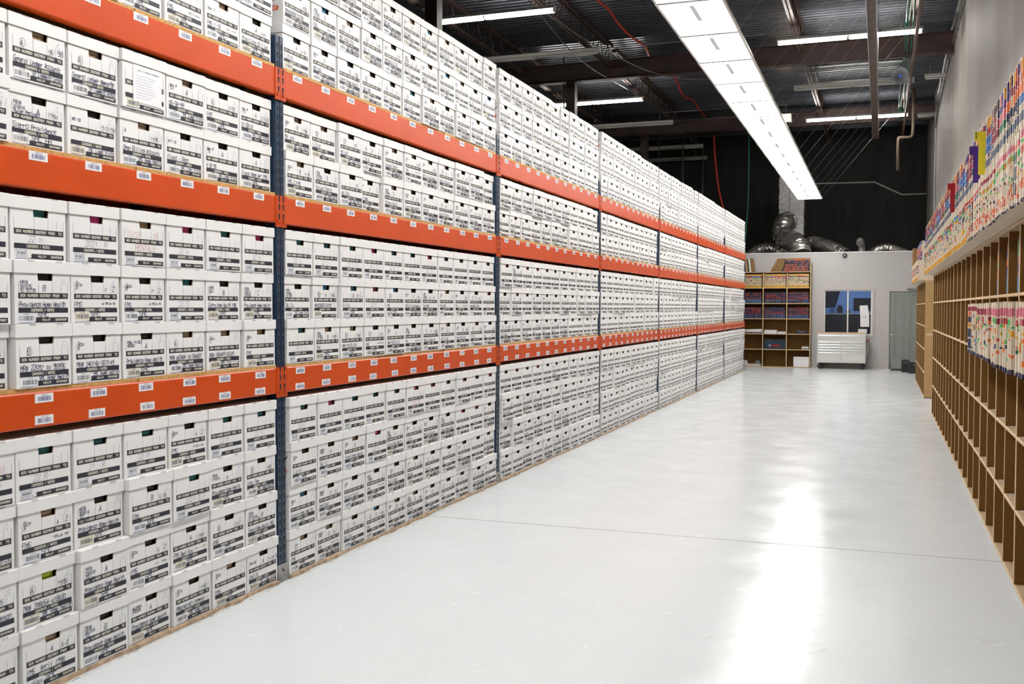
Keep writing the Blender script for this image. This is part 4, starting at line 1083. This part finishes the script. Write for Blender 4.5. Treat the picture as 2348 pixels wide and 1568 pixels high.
# folders inside the cubbies
cn = 0
cub = [(y0 + h * UW / 2, 4) for y0 in y0s for h in (0, 1) if 4.9 < y0 + h * .55 < 13.0] + [(y0 + h * UW / 2, 3) for y0 in y0s for h in (0, 1) if 8.1 < y0 + h * .55 < 13.3 and r2.random() < .6]
for yy, row in cub:
    m = 6 if yy < 7 else (4 if yy < 9 else (3 if yy < 10.5 else 2))
    k = .021
    for j in range(m):
        t_ = r2.uniform(.016, .024); mb = folder_mesh(cubby_bands(), .30 + r2.uniform(-.03, .01), t_ - .001, .30, C['blue'])
        if cn < 58: folder('cub', mb, SX + .005 + r2.uniform(0, .006), yy + k, CZ[row] + .0235); cn += 1
        else: add_rest(mb, SX + .006, yy + k, CZ[row] + .0235)
        k += t_
o = rest.build('file_folders'); tag(o, 'long mass of cream file folders with coloured tabs running away above the cubbies', 'file folders', kind='stuff')
# out guides
def guide(xl, xr, y, z0, z1, m, txt, label):
    t = thing('out_guide', label, 'file guide', (xr, y, 0), 'plastic out guides among the files')
    w = xr - xl
    mb = MB(); mb.prism([(-w * .55, z0), (.06, z0), (.06, z1), (-w, z1), (-w, z1 - .055), (-w * .55, z1 - .06)], 0, .004, m); mb.build('guide_card', t)
    if txt:
        mb = MB()
        for i, ch in enumerate(txt): write(mb, ch, -w * .88, z1 - .018 - i * .017, .012, .003, M_ink, x=-.0012, plane='xz')
        mb.build('lettering', t)
guide(.548, .603, 7.10, 2.455, 2.73, mat('yellow_plastic_guide', (.75, .62, .02), .35), 'OUT', 'yellow plastic out guide sticking from the upper file row')
guide(.542, .598, 7.42, 2.44, 2.685, mat('purple_plastic_guide', (.07, .02, .22), .35), '', 'purple plastic guide beside the yellow one in upper files')
guide(.548, .600, 9.86, 2.46, 2.72, mat('red_plastic_guide', (.32, .006, .012), .35), '', 'red plastic guide farther along the upper file row')

# chart folders in the far bookcase (spines toward the aisle, i.e. -y)
def spine_folder(bands, h, t, d, body, lean=0.):
    m = folder_mesh(bands, h, t, d, body, lean=lean)
    m.v = [(b, a, c) for a, b, c in m.v]; m.f = [tuple(reversed(f)) for f in m.f]
    return m
CG = {}
def chart(key, mb, x, y, z, label, group):
    CG.setdefault(key, []).append(mb.mesh('chart_folder') if len(CG.get(key, [])) < 14 else None)
    me = [q for q in CG[key] if q][r2.randrange(len([q for q in CG[key] if q]))]
    o = link('chart_folder', me, None, (x, y, z)); tag(o, label, 'file folder', group)
cn_ = ['first', 'second', 'third', 'fourth', 'fifth']
for ci in range(1, 5):
    a, b = BX[ci] + .02, BX[ci + 1] - .02
    vis = ci >= 2
    if not vis: continue
    cname = {2: 'beside the rack', 3: 'in the middle column', 4: 'beside the office window'}.get(ci)
    x = a
    while x < b - .030:
        bb = [(.004, .055, C['yel']), (.32, .352, C['yel'] if not (ci == 4 and x > b - .14) else C['red']), (.27, .305, C[r2.choice(['red', 'coral', 'crim', 'grn', 'blue', 'grn'])])]
        chips(2, .10, .24, ['navy', 'slate', 'crim', 'grn', 'coral'], bb)
        chart(('y', ci), spine_folder(bb, .362, .0225, .27, CR), x, BY0 + .02, BZ[5] + .0245, 'cream chart folder with yellow bands in bookcase, ' + cname, 'yellow banded folders ' + cname); x += .0235
    for row in (4, 3):
        x = a
        while x < b - .045:
            lo = C['lblue'] if ci == 2 and row == 4 else C[r2.choice(['blue', 'navy', 'blue'])]
            bb = [(.0, .11, lo), (.11, .145, C[r2.choice(['coral', 'red', 'crim'])])] + [(.15 + k * .035, .185 + k * .035, C[r2.choice(['crim', 'red', 'purp', 'navy', 'blue', 'dk', 'coral', 'dgrn'])]) for k in range(4)]
            chips(1, .02, .08, ['wht', 'coral', 'slate'], bb)
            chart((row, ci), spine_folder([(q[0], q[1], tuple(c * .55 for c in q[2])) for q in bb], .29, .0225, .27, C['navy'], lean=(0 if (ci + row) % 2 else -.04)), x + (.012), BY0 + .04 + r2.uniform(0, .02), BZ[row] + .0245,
                  'blue and red chart folder in the %s filled row of bookcase, %s' % ('upper' if row == 4 else 'lower', cname), 'blue folders row %s %s' % (row, cname)); x += .0250
x = -2.445
while x < -1.85:
    bb = [(.0, .035, C['red'] if x < -2.25 else C['slate']), (.30, .345, C['org'] if x < -1.86 else C['navy'])] + [(.05 + k * .05, .095 + k * .05, C[r2.choice(['crim', 'purp', 'coral', 'navy', 'red', 'dk', 'pink', 'brown'])]) for k in range(5)]
    if x < -2.38: bb[1] = (.25, .30, C['yel'])
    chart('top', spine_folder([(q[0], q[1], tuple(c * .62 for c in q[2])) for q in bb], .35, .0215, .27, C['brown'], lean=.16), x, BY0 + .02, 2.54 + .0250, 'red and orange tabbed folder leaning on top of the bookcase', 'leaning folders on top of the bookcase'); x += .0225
for k in range(10):
    z0 = 2.5655; b_ = -2.80 + .030 * k; t_ = -2.63 + .0225 * k; q = .012 + .034 * (1 - k / 9); h = .335 + .010 * (k % 3)
    mb = MB(); mb.prism([(b_, z0), (b_ + .022, z0), (b_ + .022 + (t_ - b_) * .5 - q * .2, z0 + h * .45), (t_ + .018, z0 + h), (t_, z0 + h - .004), (b_ + (t_ - b_) * .5 - q * .2, z0 + h * .46)], BY0 + .02 + .002 * (k % 2), BY0 + .29, M_manila)
    tag(mb.build('file_jacket'), 'brown file jacket in the slumped bunch on top of the bookcase', 'file jacket', 'slumped brown jackets on the bookcase')
for i, (x, l, m) in enumerate(((-3.60, .30, M_blackp), (-3.52, .26, M_orpr), (-3.44, .28, M_kraft), (-3.35, .30, M_stko), (-3.28, .28, M_manila))):
    mb = MB(); mb.prism([(x, 2.5655), (x + .055, 2.5655), (x + .055 - .045, 2.5655 + .36), (x - .045, 2.5655 + .375)], BY0 + .03, BY0 + .30, m)
    tag(mb.build('file_jacket'), ['black', 'red', 'brown', 'grey white', 'tan outer'][i] + ' file jacket leaning beside the rack on the bookcase top', 'file jacket', 'jackets leaning beside the rack')
# bookcase odds and ends
def on(z): return z + .0245
mb = MB(); mb.tube([(-3.56, BY0 + .14, on(.88) + .055), (-3.25, BY0 + .13, on(.88) + .058), (-3.01, BY0 + .12, on(.88) + .062)], [.046, .052, .060], M_paper, 16)
tag(mb.build('rolled_plan'), 'white rolled paper plans lying in the bookcase beside the rack', 'paper roll')
mb = MB(); mb.box(-2.945, -2.62, BY0 + .02, BY0 + .27, on(.88), on(.88) + .095, M_paper); mb.box(-2.935, -2.63, BY0 + .019, BY0 + .02, on(.88) + .07, on(.88) + .074, M_pencil)
tag(mb.build('white_carton'), 'low white carton in the middle column of the bookcase', 'carton')
mb = MB()
for k in range(5): mb.box(-2.60 + .004 * (k % 2), -2.385 - .003 * (k % 3), BY0 + .02, BY0 + .25, on(.88) + k * .011, on(.88) + k * .011 + .010, M_paper)
tag(mb.build('paper_stack'), 'thin stack of white paper beside the low carton', 'paper')
t = thing('tool_case', 'navy blue power tool case in the middle column of the bookcase', 'tool case', (-2.665, BY0 + .03, on(.465)))
mb = MB(); grid_wall(mb, -.275, .275, .0, .26, [(-.075, .075, .215, .26)], 0, .28, M_bosch)
mb.box(-.075, .075, .04, .24, .20, .215, M_bosch); mb.build('case_shell', t)
mb = MB(); mb.box(-.075, .075, .008, .03, .232, .258, M_blackp); mb.build('carry_handle', t)
mb = MB(); ring(mb, -.130, .095, .026, .031, .006, M_stk, -.0012, 20, plane='xz'); rect(mb, -.1435, -.1395, .080, .110, M_stk, -.0012, 'xz'); rect(mb, -.1205, -.1165, .080, .110, M_stk, -.0012, 'xz'); rect(mb, -.1395, -.1205, .093, .097, M_stk, -.0012, 'xz'); mb.build('round_emblem', t)
mb = MB(); write(mb, 'BOSCH', -.075, .072, .046, .011, mat('red_brand_lettering', (.65, .01, .02), .4), x=-.0012, end=.135, track=1.18, plane='xz'); mb.build('lettering', t)
for s in (-.2, .2):
    mb = MB(); mb.box(s - .02, s + .02, -.008, -.0005, .17, .21, M_blackp); mb.build('latch', t)
mb = MB(); z = on(.88)
mb.prism([(-2.13, z), (-1.84, z), (-1.84, z + .07), (-1.90, z + .05), (-1.97, z + .035), (-2.04, z + .06), (-2.10, z + .09), (-2.14, z + .05)], BY0 + .05, BY0 + .22, mat('dark_cloth', (.05, .055, .08), .8, noise=.5, nscale=20, bump=.6))
mb.prism([(-2.08, z + .03), (-1.88, z + .03), (-1.86, z + .095), (-1.93, z + .06), (-2.00, z + .075), (-2.07, z + .105)], BY0 + .08, BY0 + .18, mat('grey_cloth', (.14, .15, .20), .8))
tag(mb.build('folded_cloth'), 'crumpled dark cloth in the bookcase beside the office wall', 'cloth')
t = thing('paper_tray', 'small grey plastic tray in the bookcase above the white carton', 'tray', (-1.97, BY0 + .03, on(.465)))
mb = MB(); mb.box(0, .18, 0, .24, 0, .045, M_strip_house); mb.box(.006, .174, -.001, .0, .008, .040, M_pipe); mb.build('tray_body', t)
mb = MB(); mb.box(.005, .175, .005, .235, .0455, .075, M_stk); mb.build('tray_lid', t)
t = thing('funding_box', 'white carton with grey lettering in the bottom of the bookcase', 'carton', (-2.175, BY0 + .01, on(0)))
mb = MB(); mb.box(0, .395, 0, .26, 0, .265, M_paper); mb.build('carton_body', t)
mb = MB(); write(mb, 'FUNDING', .04, .195, .035, .006, M_strip_house, x=-.0012, end=.36, track=1.2, plane='xz'); rect(mb, .05, .35, .08, .084, M_red, -.0012, 'xz'); mb.build('lettering', t)
t = thing('bookend_scrap', 'grey plastic parts piled in the lowest pigeonhole beside the rack', 'plastic parts', (-3.44, BY0 + .05, on(0)))
mb = MB(); mb.box(-.1, .42, 0, .2, 0, .05, M_strip_house); mb.build('base_piece', t)
mb = MB(); mb.prism([(-.06, .051), (.06, .051), (.04, .14), (-.07, .15)], .02, .15, M_strip_house); mb.build('end_piece', t)
mb = MB(); mb.prism([(.27, .051), (.40, .051), (.36, .15), (.26, .13)], .02, .15, M_pipe); mb.build('end_piece', t)

# ------------------------------------------------------------------ light
def area(name, loc, rot, sx, sy, power, col):
    l = bpy.data.lights.new(name, 'AREA'); l.shape = 'RECTANGLE'; l.size = sx; l.size_y = sy; l.energy = power; l.color = col
    o = bpy.data.objects.new(name, l); COL.objects.link(o); o.location = loc; o.rotation_euler = rot; return o
area('office_fill_light', (-.9, 29.9, 2.9), (0, 0, 0), 1.2, .6, 16, (.60, .74, 1.0))  # added area light to tint the office interior blue, no fixture behind it
w = bpy.data.worlds.new('world'); scene.world = w; w.use_nodes = True
w.node_tree.nodes['Background'].inputs[0].default_value = (.55, .6, .7, 1); w.node_tree.nodes['Background'].inputs[1].default_value = .02

# ------------------------------------------------------------------ camera
yaw, pit, rol, f = .3523, .0347, .0020, 2299.46
fw = Vector((-math.sin(yaw) * math.cos(pit), math.cos(yaw) * math.cos(pit), -math.sin(pit)))
r_ = Vector((math.cos(yaw), math.sin(yaw), 0)); u_ = r_.cross(fw)
rr = r_ * math.cos(rol) + u_ * math.sin(rol); uu = -r_ * math.sin(rol) + u_ * math.cos(rol)
cam = bpy.data.cameras.new('camera'); co = bpy.data.objects.new('camera', cam); COL.objects.link(co)
Mx = Matrix((rr, uu, -fw)).transposed().to_4x4(); Mx.translation = (0, 0, 1.6); co.matrix_world = Mx
cam.sensor_width = 36; cam.lens = f / 2348 * 36; cam.clip_end = 200; cam.clip_start = .05
cam.dof.use_dof = True; cam.dof.focus_distance = 8.5; cam.dof.aperture_fstop = 6.3
scene.camera = co
vs = scene.view_settings
vs.view_transform = 'Standard'; vs.look = 'None'; vs.gamma = 1; vs.use_curve_mapping = False; vs.exposure = 1.17
scene.cycles.max_bounces = 6; scene.cycles.diffuse_bounces = 4; scene.cycles.glossy_bounces = 2; scene.cycles.transmission_bounces = 4; scene.cycles.use_adaptive_sampling = True; scene.cycles.adaptive_threshold = .08; scene.cycles.adaptive_min_samples = 16; scene.cycles.use_denoising = True
